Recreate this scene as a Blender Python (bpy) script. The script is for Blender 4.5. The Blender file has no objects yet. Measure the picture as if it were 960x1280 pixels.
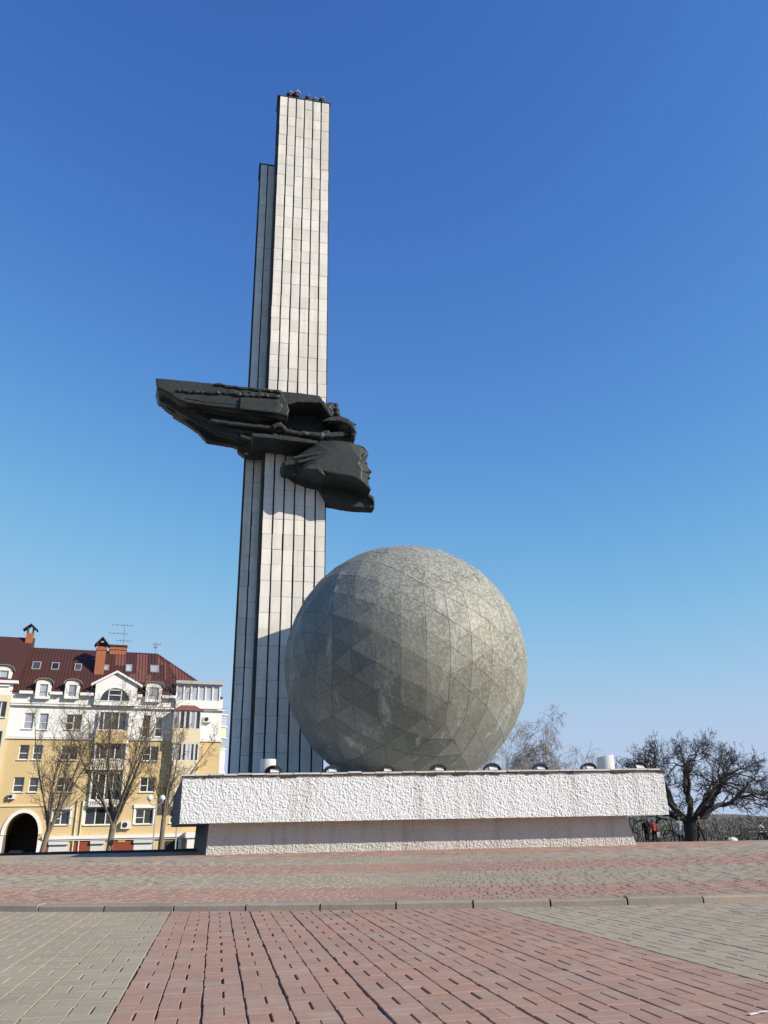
import bpy, math, random
import numpy as np
from mathutils import Vector, noise
random.seed(7)
R_ = math.radians
scene = bpy.context.scene
col = scene.collection

# ------------------------------------------------------------------ camera
F, PW, PH, EYE = 985.0, 960.0, 1280.0, 0.76
zc = np.array([-49.0, 2450.0, 985.0]); zc /= np.linalg.norm(zc)
yc = np.array([0, 0, 1.0]) - zc * zc[2]; yc /= np.linalg.norm(yc)
xc = np.cross(zc, yc)
if xc[0] < 0: xc = -xc
RM = np.array([xc, yc, zc])               # world = RM @ (right, up, forward)
ORG = np.array([0, 0, EYE])
def ray(px, py): return RM @ np.array([(px - 480) / F, -(py - 640) / F, 1.0])
def on_plane(px, py, p0, n):
    d = ray(px, py); return ORG + d * (np.dot(np.asarray(p0, float) - ORG, n) / np.dot(d, n))
def on_z(px, py, z=0.0):
    d = ray(px, py); return ORG + d * ((z - EYE) / d[2])
def on_y(px, py, Y): return on_plane(px, py, (0, Y, 0), np.array([0, -1.0, 0]))
def project(P):
    c = (np.asarray(P, float) - ORG) @ RM
    return np.stack([480 + F * c[..., 0] / c[..., 2], 640 - F * c[..., 1] / c[..., 2], c[..., 2]], -1)

cam_data = bpy.data.cameras.new('camera'); cam = bpy.data.objects.new('camera', cam_data); col.objects.link(cam)
scene.camera = cam
cam_data.sensor_fit = 'VERTICAL'; cam_data.sensor_height = 24.0; cam_data.sensor_width = 18.0
cam_data.lens = 24.0 * F / PH; cam_data.clip_start = 0.05; cam_data.clip_end = 6000
from mathutils import Matrix
M3 = np.stack([RM[:, 0], RM[:, 1], -RM[:, 2]], 1)
M4 = Matrix.Identity(4)
for i in range(3):
    for j in range(3): M4[i][j] = M3[i, j]
M4[2][3] = EYE
cam.matrix_world = M4
scene.render.resolution_x = 768; scene.render.resolution_y = 1024

# ------------------------------------------------------------------ light
SUN_AZ, SUN_EL = 66.0, 27.5                # azimuth to the right of "behind the camera"
a, e = R_(SUN_AZ), R_(SUN_EL)
SUN = Vector((math.sin(a) * math.cos(e), -math.cos(a) * math.cos(e), math.sin(e)))
world = bpy.data.worlds.new('World'); scene.world = world; world.use_nodes = True
wn = world.node_tree.nodes; wl_ = world.node_tree.links
sky = wn.new('ShaderNodeTexSky'); sky.sky_type = 'NISHITA'; sky.sun_disc = False
sky.sun_elevation = e; sky.sun_rotation = math.atan2(SUN.x, SUN.y)
sky.altitude = 100; sky.air_density = 0.7; sky.dust_density = 0.0; sky.ozone_density = 6.0
SKY_S = 0.115
bg = wn['Background']; bg.inputs[1].default_value = SKY_S
sep = wn.new('ShaderNodeSeparateColor'); comb = wn.new('ShaderNodeCombineColor'); wl_.new(sky.outputs[0], sep.inputs[0])
for ch, (g_, k_, c__) in enumerate(((1.5, 6.9, 0.42), (1.4, 4.95, 0.52), (1.1, 2.85, 0.70))):   # one tone curve for the whole sky
    def mth(op, x, y):
        m_ = wn.new('ShaderNodeMath'); m_.operation = op
        for i_, q_ in enumerate((x, y)):
            if isinstance(q_, (int, float)): m_.inputs[i_].default_value = q_
            else: wl_.new(q_, m_.inputs[i_])
        return m_.outputs[0]
    y_ = mth('MULTIPLY', mth('POWER', mth('MULTIPLY', sep.outputs[ch], SKY_S), g_), k_)
    y_ = mth('DIVIDE', y_, mth('POWER', mth('ADD', mth('POWER', mth('DIVIDE', y_, c__), 3.0), 1.0), 1 / 3))   # shoulder
    wl_.new(mth('MULTIPLY', y_, 1 / SKY_S), comb.inputs[ch])
wl_.new(comb.outputs[0], bg.inputs[0])
sl = bpy.data.lights.new('sun', 'SUN'); sl.energy = 5.0; sl.angle = R_(0.53); sl.color = (1.0, 0.90, 0.76)
so = bpy.data.objects.new('sun', sl); col.objects.link(so)
so.rotation_euler = (-SUN).to_track_quat('-Z', 'Y').to_euler(); so.location = (30, -20, 40)
vs = scene.view_settings; vs.view_transform = 'Standard'; vs.look = 'None'; vs.gamma = 1.0; vs.use_curve_mapping = False
vs.exposure = 0.22

# ------------------------------------------------------------------ helpers
def mat(name, c, rough=0.8, metal=0.0, spec=0.3, n1=None, n2=None, bump=None, rnd=0.0, var=0.0, bump2=None, vein=None):
    """n1/n2 = (scale, amount, colour) noise mixes; bump=(scale,strength,dist); rnd per-object brightness; var attribute brightness"""
    m = bpy.data.materials.new(name); m.use_nodes = True
    nt = m.node_tree; N = nt.nodes; L = nt.links; b = N['Principled BSDF']
    b.inputs['Roughness'].default_value = rough; b.inputs['Metallic'].default_value = metal
    b.inputs['Specular IOR Level'].default_value = spec
    tc = N.new('ShaderNodeNewGeometry')
    cur = N.new('ShaderNodeRGB'); cur.outputs[0].default_value = (*c, 1); out = cur.outputs[0]
    for nn in (n1, n2):
        if not nn: continue
        t = N.new('ShaderNodeTexNoise'); t.inputs['Scale'].default_value = nn[0]; t.inputs['Detail'].default_value = 6
        t.inputs['Roughness'].default_value = 0.62
        L.new(tc.outputs['Position'], t.inputs['Vector'])
        r = N.new('ShaderNodeMapRange'); lo, hi = (nn[3], nn[4]) if len(nn) > 3 else (0.38, 0.64)
        r.inputs['From Min'].default_value = lo; r.inputs['From Max'].default_value = hi
        r.inputs['To Max'].default_value = nn[1]
        L.new(t.outputs['Fac'], r.inputs['Value'])
        mx = N.new('ShaderNodeMix'); mx.data_type = 'RGBA'
        L.new(r.outputs['Result'], mx.inputs['Factor']); L.new(out, mx.inputs['A']); mx.inputs['B'].default_value = (*nn[2], 1)
        out = mx.outputs['Result']
    if vein:                                  # thin crack-like lines
        t = N.new('ShaderNodeTexVoronoi'); t.feature = 'DISTANCE_TO_EDGE'; t.inputs['Scale'].default_value = vein[0]
        L.new(tc.outputs['Position'], t.inputs['Vector'])
        r = N.new('ShaderNodeMapRange'); r.inputs['From Max'].default_value = vein[2]; r.inputs['To Min'].default_value = vein[1]; r.inputs['To Max'].default_value = 0
        L.new(t.outputs['Distance'], r.inputs['Value'])
        mx = N.new('ShaderNodeMix'); mx.data_type = 'RGBA'
        L.new(r.outputs['Result'], mx.inputs['Factor']); L.new(out, mx.inputs['A']); mx.inputs['B'].default_value = (*vein[3], 1)
        out = mx.outputs['Result']
    if rnd or var:
        hs = N.new('ShaderNodeHueSaturation'); L.new(out, hs.inputs['Color'])
        if rnd:
            oi = N.new('ShaderNodeObjectInfo'); src = oi.outputs['Random']; am = rnd
        else:
            at = N.new('ShaderNodeAttribute'); at.attribute_name = 'var'; src = at.outputs['Fac']; am = var
        r = N.new('ShaderNodeMapRange'); r.inputs['To Min'].default_value = 1 - am; r.inputs['To Max'].default_value = 1 + am
        L.new(src, r.inputs['Value']); L.new(r.outputs['Result'], hs.inputs['Value']); out = hs.outputs['Color']
    L.new(out, b.inputs['Base Color'])
    prev = None
    for bb in (bump, bump2):
        if not bb: continue
        t = N.new('ShaderNodeTexNoise'); t.inputs['Scale'].default_value = bb[0]; t.inputs['Detail'].default_value = 5
        L.new(tc.outputs['Position'], t.inputs['Vector'])
        bp = N.new('ShaderNodeBump'); bp.inputs['Strength'].default_value = bb[1]; bp.inputs['Distance'].default_value = bb[2]
        L.new(t.outputs['Fac'], bp.inputs['Height'])
        if prev: L.new(prev, bp.inputs['Normal'])
        prev = bp.outputs['Normal']
    if prev: L.new(prev, b.inputs['Normal'])
    return m

class MB:
    """mesh builder in world coordinates"""
    def __init__(s): s.v = []; s.f = []; s.m = []; s.cur = 0
    def add(s, vs, fs):
        o = len(s.v); s.v += [tuple(float(x) for x in p) for p in vs]
        for f in fs: s.f.append(tuple(i + o for i in f)); s.m.append(s.cur)
    def quad(s, a, b, c, d): s.add([a, b, c, d], [(0, 1, 2, 3)])
    def hexa(s, p):   # 8 corners: 4 bottom ring, 4 top ring
        s.add(p, [(3, 2, 1, 0), (4, 5, 6, 7), (0, 1, 5, 4), (1, 2, 6, 5), (2, 3, 7, 6), (3, 0, 4, 7)])
    def box(s, c, size, rz=0.0):
        x, y, z = size[0] / 2, size[1] / 2, size[2] / 2; ca, sa = math.cos(rz), math.sin(rz)
        P = [(-x, -y, -z), (x, -y, -z), (x, y, -z), (-x, y, -z), (-x, -y, z), (x, -y, z), (x, y, z), (-x, y, z)]
        s.hexa([(c[0] + p[0] * ca - p[1] * sa, c[1] + p[0] * sa + p[1] * ca, c[2] + p[2]) for p in P])
    def loft(s, rings, cap=True, closed=True):
        n = len(rings[0]); o = []
        base = len(s.v)
        for r in rings: s.v += [tuple(float(x) for x in p) for p in r]
        for k in range(len(rings) - 1):
            for i in range(n if closed else n - 1):
                j = (i + 1) % n
                s.f.append((base + k * n + i, base + k * n + j, base + (k + 1) * n + j, base + (k + 1) * n + i)); s.m.append(s.cur)
        if cap:
            s.f.append(tuple(base + i for i in reversed(range(n)))); s.m.append(s.cur)
            s.f.append(tuple(base + (len(rings) - 1) * n + i for i in range(n))); s.m.append(s.cur)
    def tube(s, pts, rad, n=8, cap=True):
        pts = [Vector(p) for p in pts]
        if not hasattr(rad, '__len__'): rad = [rad] * len(pts)
        rings = []; up = None
        for i, p in enumerate(pts):
            d = (pts[min(i + 1, len(pts) - 1)] - pts[max(i - 1, 0)])
            d = d.normalized() if d.length > 1e-9 else Vector((0, 0, 1))
            if up is None: up = Vector((0, 0, 1)) if abs(d.z) < 0.9 else Vector((1, 0, 0))
            x = d.cross(up)
            if x.length < 1e-6: x = d.orthogonal()
            x.normalize(); y = x.cross(d); up = y
            rings.append([p + (x * math.cos(2 * math.pi * k / n) + y * math.sin(2 * math.pi * k / n)) * rad[i] for k in range(n)])
        s.loft(rings, cap)
    def ball(s, c, r, n=10, m=6):
        r = r if hasattr(r, '__len__') else (r, r, r)
        rings = [[(c[0] + r[0] * math.sin(t) * math.cos(2 * math.pi * k / n), c[1] + r[1] * math.sin(t) * math.sin(2 * math.pi * k / n), c[2] - r[2] * math.cos(t)) for k in range(n)]
                 for t in [max(0.02, math.pi * i / m) if i < m else math.pi - 0.02 for i in range(m + 1)]]
        s.loft(rings, True)

def wloc(o):
    v = Vector((0, 0, 0))
    while o is not None: v += o.location; o = o.parent
    return v
def obj(name, mb, m, parent=None, smooth=False, origin=None):
    me = bpy.data.meshes.new(name)
    off = np.array(wloc(parent)) + (np.array(origin) - np.array(wloc(parent)) if origin is not None else 0)
    V = np.array(mb.v, float) - off
    me.from_pydata(V.tolist(), [], mb.f)
    ms = m if isinstance(m, (list, tuple)) else [m]
    for q in ms: me.materials.append(q)
    if len(ms) > 1: me.polygons.foreach_set('material_index', mb.m)
    if smooth: me.polygons.foreach_set('use_smooth', [True] * len(me.polygons))
    me.update(); me.validate()
    o = bpy.data.objects.new(name, me); col.objects.link(o); o.parent = parent
    if origin is not None: o.location = Vector(origin) - wloc(parent)
    return o
def tag(o, label, cat, group=None):
    o['label'] = label; o['category'] = cat
    if group: o['group'] = group
    return o
def thing(name, label, cat, loc, group=None):
    o = bpy.data.objects.new(name, None); col.objects.link(o); o.location = Vector([float(x) for x in loc]); o.empty_display_size = 0.3
    return tag(o, label, cat, group)
def struct(o): o['kind'] = 'structure'; return o
def stuff(o): o['kind'] = 'stuff'; return o
def place(name, me, loc, parent):
    o = bpy.data.objects.new(name, me); col.objects.link(o); o.parent = parent
    o.location = Vector([float(x) for x in loc]) - wloc(parent); return o
def fix_normals(me):
    import bmesh
    bm = bmesh.new(); bm.from_mesh(me); bmesh.ops.recalc_face_normals(bm, faces=bm.faces); bm.to_mesh(me); bm.free()
def remeshed(name, mb, m, parent, voxel, smooth=3, disp=0.0, dscale=1.0):
    """union of closed pieces, grown into one skin"""
    me = bpy.data.meshes.new(name); me.from_pydata([list(p) for p in mb.v], [], mb.f); me.update(); fix_normals(me)
    t = bpy.data.objects.new('tmp', me); col.objects.link(t)
    r = t.modifiers.new('r', 'REMESH'); r.mode = 'VOXEL'; r.voxel_size = voxel
    if smooth:
        s = t.modifiers.new('s', 'SMOOTH'); s.iterations = smooth; s.factor = 0.5
    dg = bpy.context.evaluated_depsgraph_get()
    me2 = bpy.data.meshes.new_from_object(t.evaluated_get(dg)); bpy.data.objects.remove(t); bpy.data.meshes.remove(me)
    n = len(me2.vertices); V = np.zeros(n * 3); me2.vertices.foreach_get('co', V); V = V.reshape(-1, 3)
    if disp:
        NN = np.zeros(n * 3); me2.vertices.foreach_get('normal', NN); NN = NN.reshape(-1, 3)
        for i in range(n):
            p = Vector(V[i] * dscale)
            V[i] += NN[i] * disp * (noise.noise(p) + 0.6 * noise.noise(p * 2.3) + 0.35 * noise.noise(p * 5.1))
    V -= np.array(wloc(parent)); me2.vertices.foreach_set('co', V.ravel())
    me2.materials.clear(); me2.materials.append(m)
    me2.polygons.foreach_set('use_smooth', [True] * len(me2.polygons)); me2.update(); me2.name = name
    o = bpy.data.objects.new(name, me2); col.objects.link(o); o.parent = parent
    return o

# ------------------------------------------------------------------ terrain
CX, CY, RK = 1.6, 34.0, 25.0              # plaza centre and kerb radius
def fall(y):
    d = y - 30.0
    if d <= 0: return 0.0
    return 0.0218 * (d * d / 8.0 if d < 4 else d - 2.0)
def upper_z(x, y):
    r = math.hypot(x - CX, y - CY)
    return 0.065 + 0.003 * (RK - min(r, RK)) - fall(y)
def terrain(x, y):
    if y < 30: return -0.07
    k = min(1.0, max(0.0, (-4.0 - x) / 8.0)); k = k * k * (3 - 2 * k)      # the street side drops further
    z = 0.06 - fall(y) * (1 + 1.3 * k * min(1.0, max(0.0, (y - 34) / 16)))
    if y > 95: z -= min(8.0, (y - 95) * 0.06)
    return z - 0.06

M = {}
M['asphalt'] = mat('asphalt', (0.055, 0.053, 0.05), 0.9, n1=(0.3, 0.6, (0.075, 0.07, 0.062)), n2=(14, 0.5, (0.04, 0.04, 0.04)), bump=(60, 0.3, 0.01))
M['sand'] = mat('joint_sand', (0.16, 0.14, 0.115), 0.95, spec=0.02, n1=(5, 0.7, (0.09, 0.08, 0.068)), bump=(120, 0.6, 0.004))
M['pink'] = mat('pink_paver', (0.40, 0.240, 0.178), 0.85, spec=0.04, n1=(1.1, 0.45, (0.325, 0.232, 0.18)), n2=(34, 0.55, (0.47, 0.33, 0.265), 0.5, 0.7), bump=(170, 0.35, 0.003), var=0.06)
M['grey'] = mat('grey_paver', (0.388, 0.325, 0.232), 0.85, spec=0.04, n1=(1.0, 0.5, (0.325, 0.277, 0.20)), n2=(34, 0.55, (0.44, 0.40, 0.31), 0.5, 0.7), bump=(170, 0.35, 0.003), var=0.05)
M['kerb'] = mat('kerb_concrete', (0.30, 0.255, 0.20), 0.9, n1=(3, 0.6, (0.22, 0.185, 0.145)), n2=(30, 0.4, (0.35, 0.31, 0.26)), bump=(60, 0.5, 0.006), rnd=0.07)
M['grass'] = mat('valley_grass', (0.10, 0.10, 0.055), 0.95, n1=(0.02, 0.8, (0.14, 0.12, 0.08)), n2=(0.3, 0.6, (0.06, 0.07, 0.04)))

# ground sheet to the horizon
xs = np.concatenate([np.linspace(-3000, -60, 12), np.linspace(-50, 50, 51), np.linspace(60, 3000, 12)])
ys = np.concatenate([np.linspace(-400, 26, 6), np.linspace(28, 100, 37), np.linspace(110, 260, 12), np.linspace(300, 4000, 10)])
mb = MB(); nx = len(xs)
mb.v = [(x, y, terrain(x, y)) for y in ys for x in xs]
mb.f = [(j * nx + i, j * nx + i + 1, (j + 1) * nx + i + 1, (j + 1) * nx + i) for j in range(len(ys) - 1) for i in range(nx - 1)]
mb.m = [1 if (ys[f[0] // nx] > 88) else 0 for f in mb.f]
struct(obj('ground', mb, [M['asphalt'], M['grass']], smooth=True))

# distant valley side
mb = MB(); hx = np.linspace(-900, 900, 90); hy = np.linspace(230, 520, 14)
for y in hy:
    for x in hx:
        t = (y - 230) / 290
        h = -9 + 20 * t * t * (3 - 2 * t) * (0.75 + 0.35 * noise.noise(Vector((x * 0.006, y * 0.004, 3.1)))) + 1.4 * noise.noise(Vector((x * 0.05, y * 0.05, 0)))
        mb.v.append((x, y, h))
n_ = len(hx)
mb.f = [(j * n_ + i, j * n_ + i + 1, (j + 1) * n_ + i + 1, (j + 1) * n_ + i) for j in range(len(hy) - 1) for i in range(n_ - 1)]
mb.m = [0] * len(mb.f)
M['hill'] = mat('wooded_hillside', (0.13, 0.125, 0.10), 0.95, n1=(0.03, 0.8, (0.09, 0.10, 0.07)), n2=(0.25, 0.8, (0.18, 0.165, 0.14)), bump=(0.4, 1.0, 1.5))
struct(obj('hills', mb, M['hill'], smooth=True))

# ------------------------------------------------------------------ paving
def brick_verts(cx, cy, ax, ay, lx, ly, z, h=0.05, ch=0.0022, tilt=(0, 0)):
    """ax, ay unit axes; chamfered block"""
    V = []
    for (ex, zz) in ((0, z - h), (0, z - ch), (ch, z)):
        for sx, sy in ((-1, -1), (1, -1), (1, 1), (-1, 1)):
            dx = sx * (lx / 2 - ex); dy = sy * (ly / 2 - ex)
            V.append((cx + ax[0] * dx + ay[0] * dy, cy + ax[1] * dx + ay[1] * dy, zz + tilt[0] * dx + tilt[1] * dy))
    return V
BF = [(8, 9, 10, 11)] + [(k, (k + 1) % 4, 4 + (k + 1) % 4, 4 + k) for k in range(4)] + [(4 + k, 4 + (k + 1) % 4, 8 + (k + 1) % 4, 8 + k) for k in range(4)]
def bricks_obj(name, items, mats, parent):
    V = []; Fc = []; mi = []; var = []
    for vs_, m_, v_ in items:
        o = len(V); V += vs_
        for f in BF: Fc.append(tuple(i + o for i in f)); mi.append(m_); var.append(v_)
    me = bpy.data.meshes.new(name); me.from_pydata(V, [], Fc)
    for q in mats: me.materials.append(q)
    me.polygons.foreach_set('material_index', mi)
    at = me.attributes.new('var', 'FLOAT', 'FACE'); at.data.foreach_set('value', var); me.update()
    o = bpy.data.objects.new(name, me); col.objects.link(o); o.parent = parent; return stuff(o)

def overlay(m_, colr, amt, sc, lo, hi):
    nt = m_.node_tree; N = nt.nodes; L = nt.links; b = N['Principled BSDF']; prev = b.inputs['Base Color'].links[0].from_socket
    g_ = N.new('ShaderNodeNewGeometry'); t = N.new('ShaderNodeTexNoise'); t.inputs['Scale'].default_value = sc; t.inputs['Detail'].default_value = 8; t.inputs['Roughness'].default_value = .7; L.new(g_.outputs['Position'], t.inputs['Vector'])
    r = N.new('ShaderNodeMapRange'); r.inputs['From Min'].default_value = lo; r.inputs['From Max'].default_value = hi; r.inputs['To Max'].default_value = amt; L.new(t.outputs['Fac'], r.inputs['Value'])
    mx = N.new('ShaderNodeMix'); mx.data_type = 'RGBA'; L.new(r.outputs['Result'], mx.inputs['Factor']); L.new(prev, mx.inputs['A']); mx.inputs['B'].default_value = (*colr, 1); L.new(mx.outputs['Result'], b.inputs['Base Color'])
for q_ in ('pink', 'grey'):
    overlay(M[q_], (0.42, 0.36, 0.29), .55, 2.3, .50, .68)      # dust
    overlay(M[q_], (0.20, 0.15, 0.12), .45, 0.8, .56, .74)      # old stains
    overlay(M[q_], (0.16, 0.12, 0.10), .5, 60, .60, .70)        # pits
# lower plaza: basket-weave blocks in 0.2 m cells running along one direction
d_ = ray(270, 1038); ang = math.atan2(d_[0], d_[1])
AX = (math.cos(ang), -math.sin(ang)); AY = (math.sin(ang), math.cos(ang))
Lp = on_z(133, 1280)
o_u = Lp[0] * AX[0] + Lp[1] * AX[1]
mb = MB(); mb.quad((-30, -12, -0.010), (30, -12, -0.010), (30, 13, -0.010), (-30, 13, -0.010))
lower = struct(obj('lower_plaza', mb, M['sand']))
cell = 0.2; cand = []
rng = random.Random(3)
for i in range(-70, 90):
    wob = rng.uniform(-0.003, 0.003)
    for j in range(6, 80):
        u = o_u + (i + 0.5) * cell; v = j * cell + 0.07
        x = u * AX[0] + v * AY[0]; y = u * AX[1] + v * AY[1]
        r = math.hypot(x - CX, y - CY)
        if y < 1.2 or r < RK + 0.02 or abs(x) > 11: continue
        m_ = 0 if 0 <= i < 16 else 1
        pair = (i + j) % 2
        for s in (-1, 1):
            z = rng.gauss(0, 0.0005); tl = (rng.gauss(0, 0.003), rng.gauss(0, 0.003))
            du = wob + rng.gauss(0, 0.0022); dv = rng.gauss(0, 0.0015)
            if pair:   # long side along the run: the joint between them shows as a dash
                bx, by, lx, ly = s * 0.05 + du, dv, min(.0975, 0.0905 + rng.gauss(0, .0024)), 0.1992
            else:
                bx, by, lx, ly = du, s * 0.05 + dv, 0.1905 + rng.gauss(0, .002), 0.0992
            cx_, cy_ = x + AX[0] * bx + AY[0] * by, y + AX[1] * bx + AY[1] * by
            cand.append((cx_, cy_, z, lx, ly, tl, m_, rng.random(), pair))
P3 = project(np.array([(c[0], c[1], 0) for c in cand]))
vis = [k for k in range(len(cand)) if -25 < P3[k, 0] < 985 and P3[k, 1] < 1292]
vis.sort(key=lambda k: P3[k, 2]); near = set(vis[:300])
variants = {}
items = []
for k, c in enumerate(cand):
    if k in near:
        key = (c[6], c[8], int(c[7] * 7))
        if key not in variants:
            me = bpy.data.meshes.new('paver')
            me.from_pydata(brick_verts(0, 0, AX, AY, c[3], c[4], 0, tilt=c[5]), [], BF)
            me.materials.append(M['pink'] if c[6] == 0 else M['grey'])
            at = me.attributes.new('var', 'FLOAT', 'FACE'); at.data.foreach_set('value', [(key[2] + 0.5) / 7] * len(BF)); me.update()
            variants[key] = me
        place('paver', variants[key], (c[0], c[1], c[2]), lower)
    else:
        items.append((brick_verts(c[0], c[1], AX, AY, c[3], c[4], c[2], tilt=c[5]), c[6], c[7]))
bricks_obj('paver_field', items, [M['pink'], M['grey']], lower)

# upper plaza: rings of the same blocks round the monument
BANDS = [(23.0, 0), (19.5, 1), (16.4, 0), (11.9, 1), (0, 0)]
def band(r):
    for b, m_ in BANDS:
        if r > b: return m_
nr = 60; na = 160; mb = MB()
rad = np.linspace(2.0, RK - 0.02, nr)
angs = np.linspace(0, 2 * math.pi, na, endpoint=False)
for r in rad:
    for t in angs:
        x = CX + r * math.sin(t); y = CY - r * math.cos(t)
        mb.v.append((x, y, upper_z(x, y) - 0.012))
for k in range(nr - 1):
    for i in range(na):
        j = (i + 1) % na
        mb.f.append((k * na + i, k * na + j, (k + 1) * na + j, (k + 1) * na + i)); mb.m.append(0)
upper = struct(obj('upper_plaza', mb, M['sand']))
items = []; rng = random.Random(5)
i = 0; r = RK - 0.13
while r > 6.2:
    big = r > 15.0
    cs = 0.2 if big else 0.4               # beyond, slabs of two cells
    ncell = int(2 * math.pi * r / cs); ph = rng.random() * 2
    for k in range(ncell):
        t = (k + ph) / ncell * 2 * math.pi
        t = t - 2 * math.pi if t > math.pi else t
        x = CX + r * math.sin(t); y = CY - r * math.cos(t)
        if y > 33.5 or abs(x) > 3 + 0.62 * y: continue
        ax = (math.cos(t), math.sin(t)); ay = (math.sin(t) * -1, math.cos(t))
        z = upper_z(x, y); m_ = band(r)
        w = 2 * math.pi * r / ncell
        if big:
            for s in (-1, 1):
                if (i + k) % 2: bx, by, lx, ly = s * w / 4, 0, w / 2 - 0.012, 0.193
                else: bx, by, lx, ly = 0, s * 0.05, w - 0.012, 0.095
                items.append((brick_verts(x + ax[0] * bx + ay[0] * by, y + ax[1] * bx + ay[1] * by, ax, ay, lx, ly, z + rng.gauss(0, 0.0015), h=0.03), m_, rng.random()))
        else:
            items.append((brick_verts(x, y, ax, ay, w - 0.014, 0.388, z + rng.gauss(0, 0.0015), h=0.03), m_, rng.random()))
    r -= cs; i += 1
M['pink2'] = mat('dusty_pink_paver', (0.385, 0.245, 0.185), 0.9, spec=0.03, n1=(0.7, 0.5, (0.35, 0.25, 0.19)), n2=(30, 0.5, (0.46, 0.34, 0.27), 0.5, 0.7), var=0.10)
M['grey2'] = mat('buff_grey_paver', (0.365, 0.305, 0.228), 0.9, spec=0.03, n1=(0.7, 0.5, (0.34, 0.27, 0.205)), n2=(30, 0.5, (0.45, 0.39, 0.31), 0.5, 0.7), var=0.10)
bricks_obj('paver_rings', items, [M['pink2'], M['grey2']], upper)

# kerb stones round the upper plaza
kb = MB()
kn = 240
for k in range(kn):
    t0 = -1.1 + 2.2 * k / kn; t1 = -1.1 + 2.2 * (k + 1) / kn
    def kp(t, r, z): return (CX + r * math.sin(t), CY - r * math.cos(t), z)
    kb.quad(kp(t0, RK + 0.13, 0.03), kp(t1, RK + 0.13, 0.03), kp(t1, RK + 0.01, 0.03), kp(t0, RK + 0.01, 0.03))
kerb = struct(obj('kerb', kb, M['sand']))
dt = 0.775 / RK; t = -0.62
kk = 0
while t < 0.62:
    g = 0.009 / RK; mb = MB(); n = 3; rings = []
    lift = rng.gauss(0, 0.003); out = rng.gauss(0, 0.003)
    for q in range(n + 1):
        tt = t + g + (dt - 2 * g) * q / n
        def kp(r, z): return (CX + (r + out) * math.sin(tt), CY - (r + out) * math.cos(tt), z + lift)
        rings.append([kp(RK + 0.145, -0.05), kp(RK + 0.142, 0.052), kp(RK + 0.118, 0.071), kp(RK - 0.01, 0.073), kp(RK - 0.02, -0.05)])
    mb.loft(rings); obj('kerb_stone', mb, M['kerb'], kerb, origin=(CX + RK * math.sin(t + dt / 2), CY - RK * math.cos(t + dt / 2), 0))
    t += dt; kk += 1
# added dark strip standing in for shaded road where the plaza meets the street
mb = MB(); pts = [(-32, 31.5), (-20, 33.2), (-12, 34.0), (-5.0, 34.4)]
rings = []
for x, y in pts:
    z = upper_z(x, y) - 0.03 if math.hypot(x - CX, y - CY) < RK else terrain(x, y)
    rings.append([(x, y, z - 0.1), (x, y, z + 0.13), (x, y + 0.18, z + 0.13), (x, y + 0.18, z - 0.1)])
mb.loft(rings)
M['shade_strip'] = mat('road_shade_dark', (0.035, 0.034, 0.036), 0.7, n1=(8, 0.5, (0.06, 0.06, 0.06)))
struct(obj('street_edge', mb, M['shade_strip']))

# ------------------------------------------------------------------ pedestal
PA = R_(6.5); PT = np.array([math.cos(PA), math.sin(PA), 0]); PN = np.array([math.sin(PA), -math.cos(PA), 0])
PC = on_z(527, 1062.3, 0.12)
OV = 0.64
def ped(px, py, w): return on_plane(px, py, PC + PN * w, PN)
def PU(p): return float(np.dot(p - PC, PT))
uL, uR = PU(ped(257, 1068, 0)), PU(ped(797, 1056.5, 0))
sL, sR = PU(ped(226.5, 1000, OV)), PU(ped(832.5, 990, OV))
ZS0, ZS1 = 1.015, 2.36
def PP(u, w, z): q = PC + PT * u + PN * w; return (q[0], q[1], z)
def rough(p, amp):
    v = Vector(p)
    d = noise.noise(v * 8.0) * 0.5 + noise.noise(v * 19.0) * 1.0 + noise.noise(v * 38.0) * 0.8
    return amp * d
M['stucco'] = mat('white_roughcast', (0.735, 0.735, 0.73), 0.9, spec=0.15, n1=(0.5, 0.30, (0.68, 0.67, 0.64)), n2=(9, 0.25, (0.60, 0.58, 0.55), 0.52, 0.72), bump=(26, 0.55, 0.03), bump2=(80, 0.3, 0.01))
pedestal = thing('monument_pedestal', 'broad white roughcast pedestal with overhanging slab carrying the sphere and stele', 'pedestal', PP((uL + uR) / 2, -6, 0.05))
def rough_sheet(mb, fn, nu, nv, n, amp):
    o = len(mb.v)
    for j in range(nv + 1):
        for i in range(nu + 1):
            p = np.array(fn(i / nu, j / nv)); k = 0 if (i in (0, nu) or j in (0, nv)) else 1
            p = p + n * (rough(p, amp) * k); mb.v.append(tuple(p))
    for j in range(nv):
        for i in range(nu):
            q = o + j * (nu + 1) + i
            mb.f.append((q, q + 1, q + nu + 2, q + nu + 1)); mb.m.append(0)
DB = -14.0                                    # back of the slab
SPL = 2.3                                     # left end splays outwards
mb = MB()
rough_sheet(mb, lambda s, t: PP(sL + (sR - sL) * s, OV, ZS0 + (ZS1 - ZS0) * t), 720, 64, PN, 0.019)
mb.quad(PP(sR, OV, ZS0), PP(sR + 1, DB, ZS0), PP(sR + 1, DB, ZS1), PP(sR, OV, ZS1))
mb.quad(PP(sL, OV, ZS1), PP(sR, OV, ZS1), PP(sR + 1, DB, ZS1), PP(sL - SPL, DB, ZS1))
mb.quad(PP(sL, OV, ZS0), PP(sL - SPL, DB, ZS0), PP(sR + 1, DB, ZS0), PP(sR, OV, ZS0))
mb.quad(PP(sL - SPL, DB, ZS0), PP(sL - SPL, DB, ZS1), PP(sR + 1, DB, ZS1), PP(sR + 1, DB, ZS0))
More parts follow.
